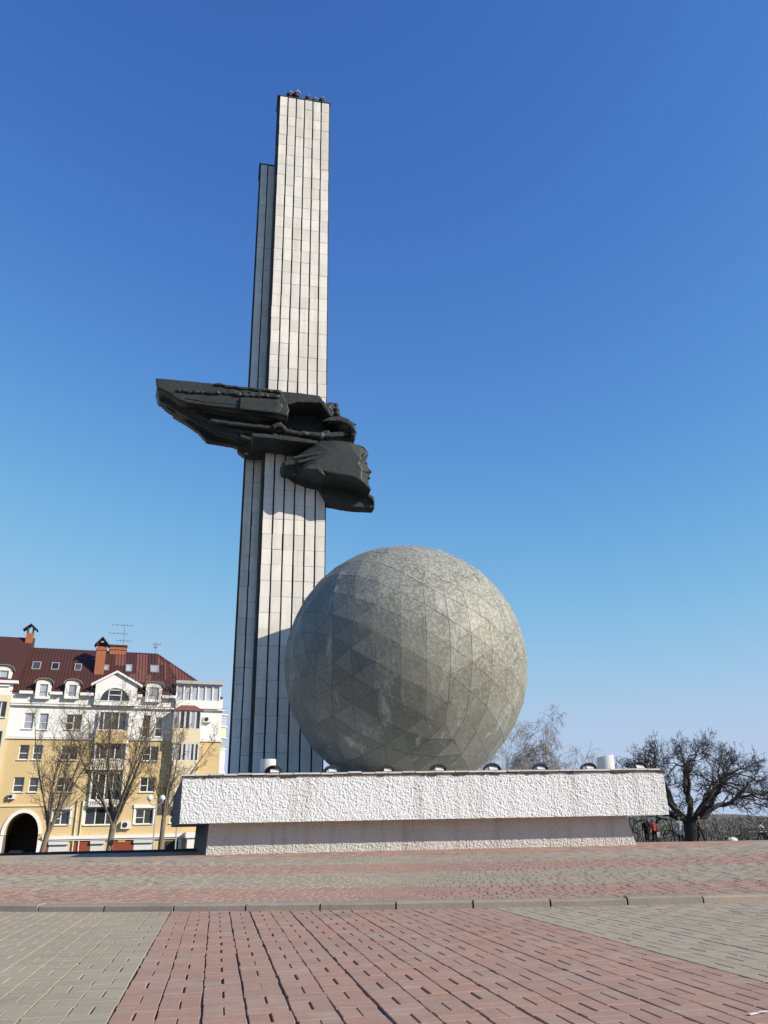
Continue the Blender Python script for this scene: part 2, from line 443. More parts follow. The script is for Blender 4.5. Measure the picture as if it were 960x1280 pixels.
def grime(m_, z0, z1, amt):
    nt = m_.node_tree; N = nt.nodes; L = nt.links; b = N['Principled BSDF']; prev = b.inputs['Base Color'].links[0].from_socket
    g_ = N.new('ShaderNodeNewGeometry'); mp = N.new('ShaderNodeMapping'); mp.inputs['Scale'].default_value = (2.6, 2.6, .25); L.new(g_.outputs['Position'], mp.inputs['Vector'])
    t = N.new('ShaderNodeTexNoise'); t.inputs['Scale'].default_value = 1.3; t.inputs['Detail'].default_value = 7; L.new(mp.outputs[0], t.inputs['Vector'])
    r = N.new('ShaderNodeMapRange'); r.inputs['From Min'].default_value = .5; r.inputs['From Max'].default_value = .72; r.inputs['To Max'].default_value = amt; L.new(t.outputs['Fac'], r.inputs['Value'])
    mx = N.new('ShaderNodeMix'); mx.data_type = 'RGBA'; L.new(r.outputs['Result'], mx.inputs['Factor']); L.new(prev, mx.inputs['A']); mx.inputs['B'].default_value = (.36, .33, .28, 1); L.new(mx.outputs['Result'], b.inputs['Base Color'])
grime(M['stucco'], ZS0, ZS1, .42)
obj('slab', mb, M['stucco'], pedestal)
M['bare'] = mat('dark_end_shade', (0.17, 0.162, 0.15), 0.9, spec=0.1, n1=(1.2, 0.6, (0.10, 0.095, 0.088)), n2=(9, 0.4, (0.22, 0.21, 0.195)), bump=(14, 0.5, 0.03))  # dark grey puts the end faces' shade into the colour; concrete is guessed
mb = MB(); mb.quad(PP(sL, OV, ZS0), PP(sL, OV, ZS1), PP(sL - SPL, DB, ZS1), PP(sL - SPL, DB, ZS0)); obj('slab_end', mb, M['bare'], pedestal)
mb = MB(); bt = 0.26
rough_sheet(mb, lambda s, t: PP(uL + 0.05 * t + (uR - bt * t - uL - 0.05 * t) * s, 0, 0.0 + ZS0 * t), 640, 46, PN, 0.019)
mb.quad(PP(uR, 0, 0), PP(uR + 1, DB + 1, -0.6), PP(uR + 1 - bt, DB + 1, ZS0), PP(uR - bt, 0, ZS0))
mb.quad(PP(uL - SPL + 0.4, DB + 1, -0.6), PP(uL - SPL + 0.5, DB + 1, ZS0), PP(uR + 1 - bt, DB + 1, ZS0), PP(uR + 1, DB + 1, -0.6))
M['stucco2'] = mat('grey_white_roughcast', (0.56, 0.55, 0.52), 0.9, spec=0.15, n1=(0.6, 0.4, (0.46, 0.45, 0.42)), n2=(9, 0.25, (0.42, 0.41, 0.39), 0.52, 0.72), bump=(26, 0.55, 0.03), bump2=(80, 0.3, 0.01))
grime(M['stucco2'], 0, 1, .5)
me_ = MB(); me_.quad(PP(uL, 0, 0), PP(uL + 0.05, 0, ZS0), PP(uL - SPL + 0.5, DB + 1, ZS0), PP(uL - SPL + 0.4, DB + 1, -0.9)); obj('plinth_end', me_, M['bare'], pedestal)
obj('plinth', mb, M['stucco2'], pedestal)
# dark edge strip and white coping tiles along the upper edge
M['edge_dark'] = mat('dark_brown_edge', (0.05, 0.042, 0.036), 0.7, n1=(4, 0.8, (0.11, 0.085, 0.07)))
M['coping'] = mat('white_coping_tile', (0.62, 0.59, 0.55), 0.7, n1=(3, 0.5, (0.42, 0.38, 0.34)), n2=(20, 0.3, (0.72, 0.70, 0.66)), rnd=0.12)
mb = MB()
mb.hexa([PP(sL - 0.02, OV - 0.5, ZS1 - 0.01), PP(sL - 0.02, OV + 0.045, ZS1 - 0.01), PP(sR + 0.02, OV + 0.045, ZS1 - 0.01), PP(sR + 0.02, OV - 0.5, ZS1 - 0.01),
         PP(sL - 0.02, OV - 0.5, ZS1 + 0.035), PP(sL - 0.02, OV + 0.045, ZS1 + 0.035), PP(sR + 0.02, OV + 0.045, ZS1 + 0.035), PP(sR + 0.02, OV - 0.5, ZS1 + 0.035)])
obj('edge_strip', mb, M['edge_dark'], pedestal)
u = sL - 0.03; rng = random.Random(11); k = 0
while u < sR - 0.1:
    L_ = 0.43; u1 = min(u + L_ - 0.02, sR + 0.03); h = rng.gauss(0, 0.006); ov = rng.gauss(0.06, 0.012); sk = rng.gauss(0, 0.008)
    mb = MB(); lo, hi = ZS1 + 0.037 + h, ZS1 + 0.085 + h
    mb.hexa([PP(u, OV - 0.42, lo), PP(u, OV + ov, lo), PP(u1, OV + ov + sk, lo), PP(u1, OV - 0.42, lo),
             PP(u, OV - 0.42, hi + 0.02), PP(u, OV + ov, hi), PP(u1, OV + ov + sk, hi), PP(u1, OV - 0.42, hi + 0.02)])
    obj('coping_tile', mb, M['coping'], pedestal, origin=PP(u + L_ / 2, OV - 0.2, lo)); u += L_; k += 1
# ragged dark flecks over the plaster below the edge strip
mb = MB()
for k in range(46):
    u = rng.uniform(sL + 0.1, sR - 0.1); w_ = rng.uniform(0.04, 0.26); h = rng.uniform(0.02, 0.07)
    mb.hexa([PP(u, OV, ZS1 - h), PP(u, OV + 0.03, ZS1 - h * 0.8), PP(u + w_, OV + 0.03, ZS1 - h), PP(u + w_, OV, ZS1 - h),
             PP(u - 0.03, OV, ZS1 - 0.012), PP(u - 0.03, OV + 0.035, ZS1 - 0.012), PP(u + w_ + 0.02, OV + 0.035, ZS1 - 0.012), PP(u + w_ + 0.02, OV, ZS1 - 0.012)])
stuff(obj('edge_flecks', mb, M['edge_dark'], pedestal))

# floodlights along the front edge and two white drums
M['black'] = mat('black_metal', (0.022, 0.02, 0.019), 0.5, spec=0.4, n1=(6, 0.6, (0.05, 0.04, 0.033)))
M['lens'] = mat('floodlight_glass', (0.72, 0.72, 0.70), 0.25, spec=0.6, n1=(12, 0.4, (0.5, 0.5, 0.48)))
M['drum'] = mat('white_painted_steel', (0.62, 0.61, 0.60), 0.45, n1=(2, 0.4, (0.48, 0.46, 0.44)), n2=(20, 0.2, (0.3, 0.25, 0.2), 0.6, 0.75))
ZT = ZS1 + 0.11
def floodlight(px, label, yaw=0.0, sc=1.0):
    c = np.array(ped(px, 962, OV - 0.34)); c[2] = ZT - 0.02
    t = thing('floodlight', label, 'floodlight', c, 'floodlights along the pedestal edge')
    ca, sa = math.cos(PA + yaw), math.sin(PA + yaw); T = np.array([ca, sa, 0]); Nn = np.array([sa, -ca, 0])
    def q(u, w, z): return c + T * u * sc + Nn * w * sc + np.array([0, 0, z * sc])
    hood = MB(); rings = []
    for w, s in ((-0.26, 0.55), (-0.2, 0.85), (0.0, 1.0), (0.2, 1.0)):
        rings.append([q(0.31 * s * math.cos(th), w, 0.02 + 0.24 * s * math.sin(th)) for th in np.linspace(0, math.pi, 13)])
    hood.loft(rings, cap=False, closed=False)
    hood.loft([[q(0.275 * s * math.cos(th), w, 0.02 + 0.205 * s * math.sin(th)) for th in np.linspace(0, math.pi, 13)] for w, s in ((0.2, 1.0), (0.0, 1.0), (-0.2, 0.8))], cap=False, closed=False)
    hood.loft([[q(0.31 * math.cos(th), 0.2, 0.02 + 0.24 * math.sin(th)) for th in np.linspace(0, math.pi, 13)], [q(0.275 * math.cos(th), 0.2, 0.02 + 0.205 * math.sin(th)) for th in np.linspace(0, math.pi, 13)]], cap=False, closed=False)
    obj('hood', hood, M['black'], t, smooth=True)
    b = MB(); b.hexa([q(-0.3, -0.24, -0.03), q(-0.3, 0.2, -0.03), q(0.3, 0.2, -0.03), q(0.3, -0.24, -0.03), q(-0.3, -0.24, 0.02), q(-0.3, 0.2, 0.02), q(0.3, 0.2, 0.02), q(0.3, -0.24, 0.02)])
    obj('base_plate', b, M['black'], t)
    l = MB(); l.hexa([q(-0.10, 0.06, 0.025), q(-0.10, 0.19, 0.03), q(0.19, 0.19, 0.03), q(0.19, 0.06, 0.025), q(-0.10, -0.02, 0.145), q(-0.10, 0.1, 0.15), q(0.19, 0.1, 0.15), q(0.19, -0.02, 0.145)])
    obj('lens', l, M['lens'], t)
    return t
FL = [342, 414, 483, 547, 614, 674, 735, 797]
FLL = ['black hooded floodlight beside the white drum nearer the stele foot', 'black hooded floodlight below the shaded side of the sphere',
       'black hooded floodlight below the dark underside of the sphere', 'black hooded floodlight below the middle of the sphere',
       'black hooded floodlight below the sunlit edge of the sphere', 'black hooded floodlight in front of the birch tree',
       'black hooded floodlight next to the white drum at the slab end away from the stele', 'last black hooded floodlight at the pedestal corner by the oak']
for k, px in enumerate(FL): floodlight(px, FLL[k], 0.05 * math.sin(k * 2.1), 0.88 + 0.06 * math.cos(k * 1.7))
def drum(px, label, r, h, slant, back):
    c = np.array(ped(px, 962, OV - back)); c[2] = ZT - 0.05
    t = thing('white_drum', label, 'drum', c, 'white drums on the pedestal')
    n = 28; mb = MB()
    prof = [[(c[0] + rr * math.cos(2 * math.pi * k / n), c[1] + rr * math.sin(2 * math.pi * k / n), c[2] + zz + (slant * math.cos(2 * math.pi * k / n) if zz > 0.1 else 0)) for k in range(n)]
            for rr, zz in ((r, 0), (r, h), (r * 0.93, h), (r * 0.93, h * 0.55))]
    mb.loft(prof, True); obj('shell', mb, M['drum'], t, smooth=False)
    mb = MB(); mb.loft([[(c[0] + rr * math.cos(2 * math.pi * k / n), c[1] + rr * math.sin(2 * math.pi * k / n), c[2] + zz) for k in range(n)] for rr, zz in ((r * 1.06, 0.0), (r * 1.06, 0.05), (r, 0.06))], True)
    obj('base_ring', mb, M['drum'], t, smooth=False)
drum(335, 'white steel drum with slanting rim at the stele foot', 0.25, 0.50, 0.0, 0.75)
drum(758, 'white steel drum on the pedestal end nearer the oak', 0.29, 0.50, 0.04, 0.95)

# ------------------------------------------------------------------ stele
SA = R_(12.0); STv = np.array([math.cos(SA), math.sin(SA), 0]); SNv = np.array([math.sin(SA), -math.cos(SA), 0])
S0 = on_y(360, 960, 34.6); S0[2] = 0
def SP(u, w, z): q = S0 + STv * u + SNv * w; return np.array((q[0], q[1], z))
def SU(px, py, w=0.0): p = on_plane(px, py, S0 + SNv * w, SNv); return float(np.dot(p - S0, STv)), float(p[2])
M['tile'] = mat('white_stone_tile', (0.76, 0.725, 0.66), 0.6, spec=0.3, n1=(1.1, 0.5, (0.64, 0.60, 0.53)), n2=(5, 0.4, (0.50, 0.46, 0.40), 0.55, 0.75), bump=(14, 0.15, 0.01), rnd=0.085)
M['core'] = mat('dark_stele_core', (0.045, 0.043, 0.043), 0.8, n1=(2, 0.5, (0.07, 0.065, 0.06)))
def streak(m_, colr, amt, sc, lo, hi, st):
    nt = m_.node_tree; N = nt.nodes; L = nt.links; b = N['Principled BSDF']; prev = b.inputs['Base Color'].links[0].from_socket
    g_ = N.new('ShaderNodeNewGeometry'); mp = N.new('ShaderNodeMapping'); mp.inputs['Scale'].default_value = st; L.new(g_.outputs['Position'], mp.inputs['Vector'])
    t = N.new('ShaderNodeTexNoise'); t.inputs['Scale'].default_value = sc; t.inputs['Detail'].default_value = 7; t.inputs['Roughness'].default_value = .65; L.new(mp.outputs[0], t.inputs['Vector'])
    r = N.new('ShaderNodeMapRange'); r.inputs['From Min'].default_value = lo; r.inputs['From Max'].default_value = hi; r.inputs['To Max'].default_value = amt; L.new(t.outputs['Fac'], r.inputs['Value'])
    mx = N.new('ShaderNodeMix'); mx.data_type = 'RGBA'; L.new(r.outputs['Result'], mx.inputs['Factor']); L.new(prev, mx.inputs['A']); mx.inputs['B'].default_value = (*colr, 1); L.new(mx.outputs['Result'], b.inputs['Base Color'])
streak(M['tile'], (0.50, 0.43, 0.32), 0.55, 0.9, 0.48, 0.70, (2.2, 2.2, 0.12))
streak(M['tile'], (0.42, 0.40, 0.37), 0.5, 0.35, 0.50, 0.68, (1.0, 1.0, 0.35))
tuL, tz = SU(349.8, 120.6); tuR, _ = SU(411.8, 131.6)
STELE_B = ZS1 - 0.4; TILE_H = 0.75
pitch = (tuR - tuL) / 6.0
tilesmesh = {}
def tile_mesh(w, h, v):
    key = (round(w, 3), round(h, 3), v)
    if key in tilesmesh: return tilesmesh[key]
    mb = MB(); b = 0.007; d0, d1 = -0.02, 0.045 + 0.006 * v
    def L(u, ww, z): return STv * u + SNv * ww + np.array((0, 0, z))
    x, zz = w / 2, h / 2
    mb.hexa([L(-x, d0, -zz), L(x, d0, -zz), L(x, d0, zz), L(-x, d0, zz), L(-x, d1 - b, -zz), L(x, d1 - b, -zz), L(x, d1 - b, zz), L(-x, d1 - b, zz)])
    mb.f = mb.f[:1] + mb.f[2:]; mb.m = [0] * 5
    o = len(mb.v); mb.v += [tuple(L(sx * (x - b), d1, sz * (zz - b))) for sx, sz in ((-1, -1), (1, -1), (1, 1), (-1, 1))]
    mb.f += [(4, 5, o + 1, o), (5, 6, o + 2, o + 1), (6, 7, o + 3, o + 2), (7, 4, o, o + 3), (o, o + 1, o + 2, o + 3)]
    me = bpy.data.meshes.new('facing_tile'); me.from_pydata([list(map(float, p)) for p in mb.v], [], mb.f); me.materials.append(M['tile']); fix_normals(me)
    tilesmesh[key] = me; return me
def pylon(name, label, u0, u1, wf, depth, top, nstrip, gapL, hide=None):
    t = thing(name, label, 'pylon', SP((u0 + u1) / 2, wf - depth / 2, STELE_B))
    mb = MB()
    mb.hexa([SP(u0 - gapL, wf - depth, STELE_B), SP(u0 - gapL, wf - 0.05, STELE_B), SP(u1 + 0.03, wf - 0.05, STELE_B), SP(u1 + 0.03, wf - depth, STELE_B),
             SP(u0 - gapL, wf - depth, top), SP(u0 - gapL, wf - 0.05, top), SP(u1 + 0.03, wf - 0.05, top), SP(u1 + 0.03, wf - depth, top)])
    obj('core', mb, M['core'], t)
    p = (u1 - u0) / nstrip; w = p * 0.855; rows = int((top - STELE_B - 0.05) / TILE_H)
    field = MB(); rng = random.Random(len(name))
    for i in range(nstrip):
        for j in range(rows + 1):
            z1 = top - 0.03 - j * TILE_H; z0 = max(z1 - TILE_H + 0.005, STELE_B)
            if z1 - z0 < 0.1: continue
            c = SP(u0 + p * (i + 0.5) + rng.gauss(0, .004), wf + rng.gauss(0, .004), (z0 + z1) / 2 + rng.gauss(0, .002))
            h = z1 - z0 - 0.002
            if hide and hide(i, (z0 + z1) / 2):
                field.hexa([SP(u0 + p * (i + .5) - w / 2, wf - 0.02, z0), SP(u0 + p * (i + .5) - w / 2, wf + 0.04, z0), SP(u0 + p * (i + .5) + w / 2, wf + 0.04, z0), SP(u0 + p * (i + .5) + w / 2, wf - 0.02, z0),
                            SP(u0 + p * (i + .5) - w / 2, wf - 0.02, z1), SP(u0 + p * (i + .5) - w / 2, wf + 0.04, z1), SP(u0 + p * (i + .5) + w / 2, wf + 0.04, z1), SP(u0 + p * (i + .5) + w / 2, wf - 0.02, z1)])
            else:
                place('facing_tile', tile_mesh(w, h, rng.randrange(3)), c, t)
    if field.v: stuff(obj('facing_tile_field', field, M['tile'], t))
    # cover slab
    mb = MB()
    mb.hexa([SP(u0 - gapL - 0.04, wf - depth - 0.04, top + 0.002), SP(u0 - gapL - 0.04, wf + 0.07, top + 0.002), SP(u1 + 0.07, wf + 0.07, top + 0.002), SP(u1 + 0.07, wf - depth - 0.04, top + 0.002),
             SP(u0 - gapL - 0.04, wf - depth - 0.04, top + 0.06), SP(u0 - gapL - 0.04, wf + 0.07, top + 0.06), SP(u1 + 0.07, wf + 0.07, top + 0.06), SP(u1 + 0.07, wf - depth - 0.04, top + 0.06)])
    obj('cover_slab', mb, M['edge_dark'], t)
    return t
tall = pylon('stele_pylon', 'tall pylon of white stone strips rising above the bronze figure', tuL, tuR, 0.0, 1.1, tz, 6, 0.10,
             hide=lambda i, z: 17.6 < z < 20.4 or (i >= 4 and z < 6))
WB = -0.95
suL, sz_ = SU(326.0, 206.0, WB); 
pylon('stele_pylon', 'shorter narrow pylon of stone strips standing beside the tall one', suL, suL + 3 * 0.42, WB, 1.2, sz_, 3, 0.05)
# lights on top of the tall pylon
def toplight(u, w, dz, label, big=1.0):
    c = SP(u, w, tz + 0.06); t = thing('pylon_top_light', label, 'floodlight', c, 'lights on top of the tall pylon')
    mb = MB(); mb.ball((c[0], c[1], c[2] + 0.32 * big), (0.2 * big, 0.2 * big, 0.17 * big), 12, 7); obj('housing', mb, M['black'], t, smooth=True)
    mb = MB(); mb.tube([(c[0], c[1], c[2]), (c[0], c[1], c[2] + 0.2 * big)], 0.05 * big, 8); obj('post', mb, M['black'], t)
    mb = MB(); mb.tube([(c[0] + 0.03, c[1] - 0.02, c[2] + 0.38 * big), (c[0] + 0.2 * big, c[1] - 0.14 * big, c[2] + 0.48 * big)], [0.1 * big, 0.14 * big], 10); obj('lens', mb, M['lens'], t)
toplight(tuL + 0.55, -0.12, 0, 'cluster light at the left front of the pylon top', 0.9)
toplight(tuL + 0.95, -0.15, 0, 'round black light beside the cluster on the pylon top', 1.15)
toplight(tuL + 1.65, -0.1, 0, 'small light midway along the pylon top', 0.8)
toplight(tuL + 2.05, -0.3, 0, 'light set back behind the middle of the pylon top', 0.95)
toplight(tuL + 2.5, -0.12, 0, 'small pale-faced light near the end of the pylon top', 0.85)
# ------------------------------------------------------------------ geodesic sphere
SC = np.array((0.738, 31.6, 6.82)); SR = 4.83
M['sphere'] = mat('weathered_concrete_panel', (0.168, 0.172, 0.145), 0.55, spec=0.35, n1=(0.22, 0.5, (0.12, 0.123, 0.10)), n2=(11, 0.4, (0.30, 0.296, 0.255), 0.46, 0.68), bump=(4.5, 0.5, 0.04), bump2=(30, 0.5, 0.012), rnd=0.18)
nt = M['sphere'].node_tree; N = nt.nodes; Lk = nt.links
bs = N['Principled BSDF']; prevc = bs.inputs['Base Color'].links[0].from_socket
geo = N.new('ShaderNodeNewGeometry')
def addmix(prev, scale, lo, hi, colr, amt, stretch=None, detail=8, dirv=None):
    t = N.new('ShaderNodeTexNoise'); t.inputs['Scale'].default_value = scale; t.inputs['Detail'].default_value = detail; t.inputs['Roughness'].default_value = 0.7
    if stretch:
        mp = N.new('ShaderNodeMapping'); mp.inputs['Scale'].default_value = stretch; Lk.new(geo.outputs['Position'], mp.inputs['Vector']); Lk.new(mp.outputs[0], t.inputs['Vector'])
    else: Lk.new(geo.outputs['Position'], t.inputs['Vector'])
    r = N.new('ShaderNodeMapRange'); r.inputs['From Min'].default_value = lo; r.inputs['From Max'].default_value = hi; r.inputs['To Max'].default_value = amt
    Lk.new(t.outputs['Fac'], r.inputs['Value']); fac = r.outputs['Result']
    if dirv is not None:                     # lichen mask that also paints the sunward side lighter
        vm = N.new('ShaderNodeVectorMath'); vm.operation = 'DOT_PRODUCT'; vs_ = N.new('ShaderNodeVectorMath'); vs_.operation = 'SUBTRACT'; Lk.new(geo.outputs['Position'], vs_.inputs[0]); vs_.inputs[1].default_value = tuple(SC); vn = N.new('ShaderNodeVectorMath'); vn.operation = 'NORMALIZE'; Lk.new(vs_.outputs[0], vn.inputs[0]); Lk.new(vn.outputs[0], vm.inputs[0]); vm.inputs[1].default_value = dirv
        r2 = N.new('ShaderNodeMapRange'); r2.inputs['From Min'].default_value = -0.1; r2.inputs['From Max'].default_value = 0.6; Lk.new(vm.outputs['Value'], r2.inputs['Value'])
        mm = N.new('ShaderNodeMath'); mm.operation = 'MULTIPLY'; Lk.new(fac, mm.inputs[0]); Lk.new(r2.outputs['Result'], mm.inputs[1]); fac = mm.outputs[0]
    mx = N.new('ShaderNodeMix'); mx.data_type = 'RGBA'; Lk.new(fac, mx.inputs['Factor']); Lk.new(prev, mx.inputs['A']); mx.inputs['B'].default_value = (*colr, 1)
    return mx.outputs['Result']
c_ = addmix(prevc, 0.7, 0.40, 0.56, (0.27, 0.269, 0.218), 0.8, dirv=(0.62, -0.1, 0.78))  # broad pale tone: lichen plus the sunlit side lightened in the colour
c_ = addmix(c_, 9.0, 0.49, 0.56, (0.43, 0.424, 0.355), 0.75, dirv=(0.62, -0.1, 0.78))      # lichen speckle, brightening the sunlit side as well
c_ = addmix(c_, 0.8, 0.57, 0.68, (0.50, 0.50, 0.47), 0.55, stretch=(1.6, 1.6, 0.4))        # pale run-off
c_ = addmix(c_, 2.6, 0.58, 0.70, (0.08, 0.078, 0.065), 0.7, stretch=(1.8, 1.8, 0.3))       # dark streaks
c_ = addmix(c_, 14.0, 0.56, 0.68, (0.10, 0.098, 0.085), 0.5)                                 # pitting
Lk.new(c_, bs.inputs['Base Color'])
M['seam'] = mat('sphere_seam', (0.40, 0.395, 0.35), 0.9, n1=(1.2, 0.8, (0.16, 0.155, 0.135)))
def geodesic(f):
    ph = (1 + 5 ** 0.5) / 2
    V = [(-1, ph, 0), (1, ph, 0), (-1, -ph, 0), (1, -ph, 0), (0, -1, ph), (0, 1, ph), (0, -1, -ph), (0, 1, -ph), (ph, 0, -1), (ph, 0, 1), (-ph, 0, -1), (-ph, 0, 1)]
    T = [(0, 11, 5), (0, 5, 1), (0, 1, 7), (0, 7, 10), (0, 10, 11), (1, 5, 9), (5, 11, 4), (11, 10, 2), (10, 7, 6), (7, 1, 8), (3, 9, 4), (3, 4, 2), (3, 2, 6), (3, 6, 8), (3, 8, 9), (4, 9, 5), (2, 4, 11), (6, 2, 10), (8, 6, 7), (9, 8, 1)]
    V = [np.array(v, float) / np.linalg.norm(v) for v in V]; tris = []
    for a_, b_, c__ in T:
        A, B, C_ = V[a_], V[b_], V[c__]
        def pt(i, j):
            p = A * (f - i - j) + B * i + C_ * j; return p / np.linalg.norm(p)
        for i in range(f):
            for j in range(f - i):
                tris.append((pt(i, j), pt(i + 1, j), pt(i, j + 1)))
                if i + j < f - 1: tris.append((pt(i + 1, j), pt(i + 1, j + 1), pt(i, j + 1)))
    return tris
from mathutils import Euler
rot = np.array(Euler((R_(24), R_(-31), R_(37))).to_matrix())
tris = [tuple(rot @ p for p in t) for t in geodesic(6)]
sphere = thing('geodesic_sphere', 'huge weathered grey-green concrete globe of triangular panels on the pedestal', 'sphere', SC - np.array((0, 0, SR)))
mb = MB()
for t in tris: mb.add([SC + p * (SR - 0.016) for p in t], [(0, 1, 2)])
obj('inner_shell', mb, M['seam'], sphere)
def panel(mb, t, rg):
    A, B, C_ = [SC + p * (SR + rg.gauss(0, 0.003)) for p in t]; G = (A + B + C_) / 3; nn = (G - SC) / np.linalg.norm(G - SC)
    def sh(p, k): d = G - p; return p + d / np.linalg.norm(d) * k
    lo = [sh(p, 0.009) - nn * 0.06 for p in (A, B, C_)]; hi = [sh(p, 0.009) - nn * 0.006 for p in (A, B, C_)]; tp = [sh(p, 0.022) for p in (A, B, C_)]
    mid = sum(tp) / 3 + nn * 0.002
    o = len(mb.v)
    mb.add(lo + hi + tp + [mid], [(0, 1, 4, 3), (1, 2, 5, 4), (2, 0, 3, 5), (3, 4, 7, 6), (4, 5, 8, 7), (5, 3, 6, 8), (6, 7, 9), (7, 8, 9), (8, 6, 9)])
rg = random.Random(21); back = MB()
def facing(t):
    g = sum(t) / 3; p = SC + g * SR; v = ORG - p; return float(np.dot(g, v / np.linalg.norm(v)))
order = sorted(tris, key=facing, reverse=True)
for k, t in enumerate(order):
    if k < 300 and (SC + sum(t) / 3 * SR)[2] > ZS1 - 0.5:
        mb = MB(); panel(mb, t, rg); obj('panel', mb, M['sphere'], sphere, origin=tuple(SC + sum(t) / 3 * SR))
    else: panel(back, t, rg)
stuff(obj('panel_field', back, M['sphere'], sphere))
#@@PART2
# ------------------------------------------------------------------ bronze figure
M['bronze'] = mat('dark_bronze', (0.034, 0.037, 0.0355), 0.42, metal=0.0, spec=0.25, n1=(0.7, 0.5, (0.056, 0.061, 0.057)), n2=(4, 0.4, (0.026, 0.027, 0.025)), bump=(7, 0.22, 0.02), bump2=(40, 0.25, 0.006))
fig = thing('flying_figure_sculpture', 'dark bronze flying woman fixed across the white stele, face in profile', 'sculpture', SP(-1.5, 0.6, 15.0))
def Q(p, w): return on_plane(p[0], p[1], S0 + SNv * w, SNv)
def prism(mb, poly, wf, wb, wfs=None, chamfer=0.0):
    """outline on the plane wf in front of the stele, extruded straight back to wb; wfs = own depth for each point"""
    front = [Q(p, (wfs[i] if wfs else wf)) for i, p in enumerate(poly)]
    back_ = [f - SNv * ((wfs[i] if wfs else wf) - wb) for i, f in enumerate(front)]
    if chamfer:
        c = sum(front) / len(front); rim = [f - SNv * chamfer for f in front]
        front = [f + (c - f) / np.linalg.norm(c - f) * chamfer * 0.8 for f in front]
        mb.loft([back_, rim, front])
    else: mb.loft([back_, front])
def slab_from(mb, rings):       # rings of pixel outlines with a depth each
    mb.loft([[Q(p, w) for p in poly] for poly, w in rings])
def rope(mb, pts, w, r, n=8, sub=6, jit=0.0, seed=1):
    rg_ = random.Random(seed); P = []; Rr = []
    for k in range(len(pts) - 1):
        for q in range(sub):
            t = q / sub; x = pts[k][0] * (1 - t) + pts[k + 1][0] * t; y = pts[k][1] * (1 - t) + pts[k + 1][1] * t
            P.append(Q((x, y + rg_.uniform(-jit, jit) * 8), w)); Rr.append(r * (1 + rg_.uniform(-jit, jit) * 3))
    P.append(Q(pts[-1], w)); Rr.append(r * 0.6); mb.tube(P, Rr, n)
# upper mass: long wing-like drapery seen from below
d1 = MB()
A_top = [(194, 472), (247, 477), (312, 483.5), (352, 487.5)]
A_low = [(362, 512), (359, 520), (345, 516), (310, 512), (260, 507), (233, 503), (222, 499), (212, 491.5), (196, 484)]
prism(d1, A_top + [(356, 497)] + A_low, 1.75, 0.0)
prism(d1, [(300, 496), (345, 499), (352, 505), (345, 516), (300, 511)], 1.9, 1.2)
# lower, recessed folds
prism(d1, [(196, 483), (225, 484), (262, 490), (300, 498), (300, 528), (272, 526), (243, 525), (216, 515), (206, 508), (193.5, 495.5)], 0, -0.3, wfs=[1.65, 1.65, 1.65, 1.65, 0.25, 0.25, 0.25, 0.25, 0.25, 0.25])
prism(d1, [(215, 506), (245, 508), (300, 512), (335, 520), (345, 560), (306, 563), (291, 555.5), (258, 550), (247, 538), (232, 527.5), (215.5, 518)], 0, -0.6, wfs=[-0.15, 1.2, 1.2, 1.2, -0.15, -0.15, -0.15, -0.15, -0.15, -0.15, -0.15])
prism(d1, [(262, 518), (310, 517), (352, 523), (358, 531), (352, 540), (325, 539), (295, 534), (270, 529)], 0, 0.0, wfs=[0.75, 1.55, 1.55, 0.75, 0.75, 0.75, 0.75, 0.75])
prism(d1, [(292, 530), (345, 530), (400, 540), (400, 560), (360, 568), (333, 571), (306, 570), (297, 563)], 0, -0.6, wfs=[-0.15, 1.0, 1.0, -0.15, -0.15, -0.15, -0.15, -0.15])
prism(d1, [(312, 540), (395, 548), (402, 556), (360, 560), (335, 562), (318, 556)], 0, -0.3, wfs=[0.1, 1.6, 0.1, 0.1, 0.1, 0.1])
for (path, w_, r_) in (([(200, 497), (225, 512), (255, 530), (275, 541), (300, 548)], .78, .16), ([(212, 494), (240, 507), (275, 517), (310, 521), (350, 526)], 1.2, .13), ([(235, 512), (262, 528), (290, 537), (318, 541)], .95, .14), ([(250, 508), (285, 514), (325, 517), (356, 524)], 1.5, .10), ([(262, 526), (300, 531), (335, 535), (356, 541)], 1.3, .12), ([(300, 545), (322, 553), (350, 556), (385, 556)], .95, .13)):
    rope(d1, path, w_, r_, 10, 6, 0.05, int(w_ * 100))
drap = remeshed('drapery', d1, M['bronze'], fig, 0.04, 2, 0.009, 2.2)
r1 = MB()
rope(r1, [(221, 488.5), (240, 489.5), (262, 490.5), (285, 491.5), (305, 493.5), (330, 495), (350, 496)], 1.78, 0.085, 8, 7, 0.12, 3)
rope(r1, [(268, 481), (300, 485), (335, 488.5), (352, 491)], 1.78, 0.07, 8, 6, 0.13, 9)
rope(r1, [(285, 488.5), (310, 491), (345, 493)], 1.80, 0.05, 8, 6, 0.13, 19)
rope(r1, [(230, 498), (270, 503.5), (320, 508.5), (350, 513)], 1.76, 0.03, 6, 5, 0.05, 4)
remeshed('carved_relief', r1, M['bronze'], drap, 0.03, 2, 0.012, 5.0)
# thin plate below, its edge catching the sun
p1 = MB(); prism(p1, [(314, 541), (330, 541.7), (366, 545.5), (398, 551), (394, 554.5), (362, 551), (330, 547), (316, 546)], 1.7, 0.1)
remeshed('lower_plate', p1, M['bronze'], fig, 0.035, 1, 0.006, 3.0)
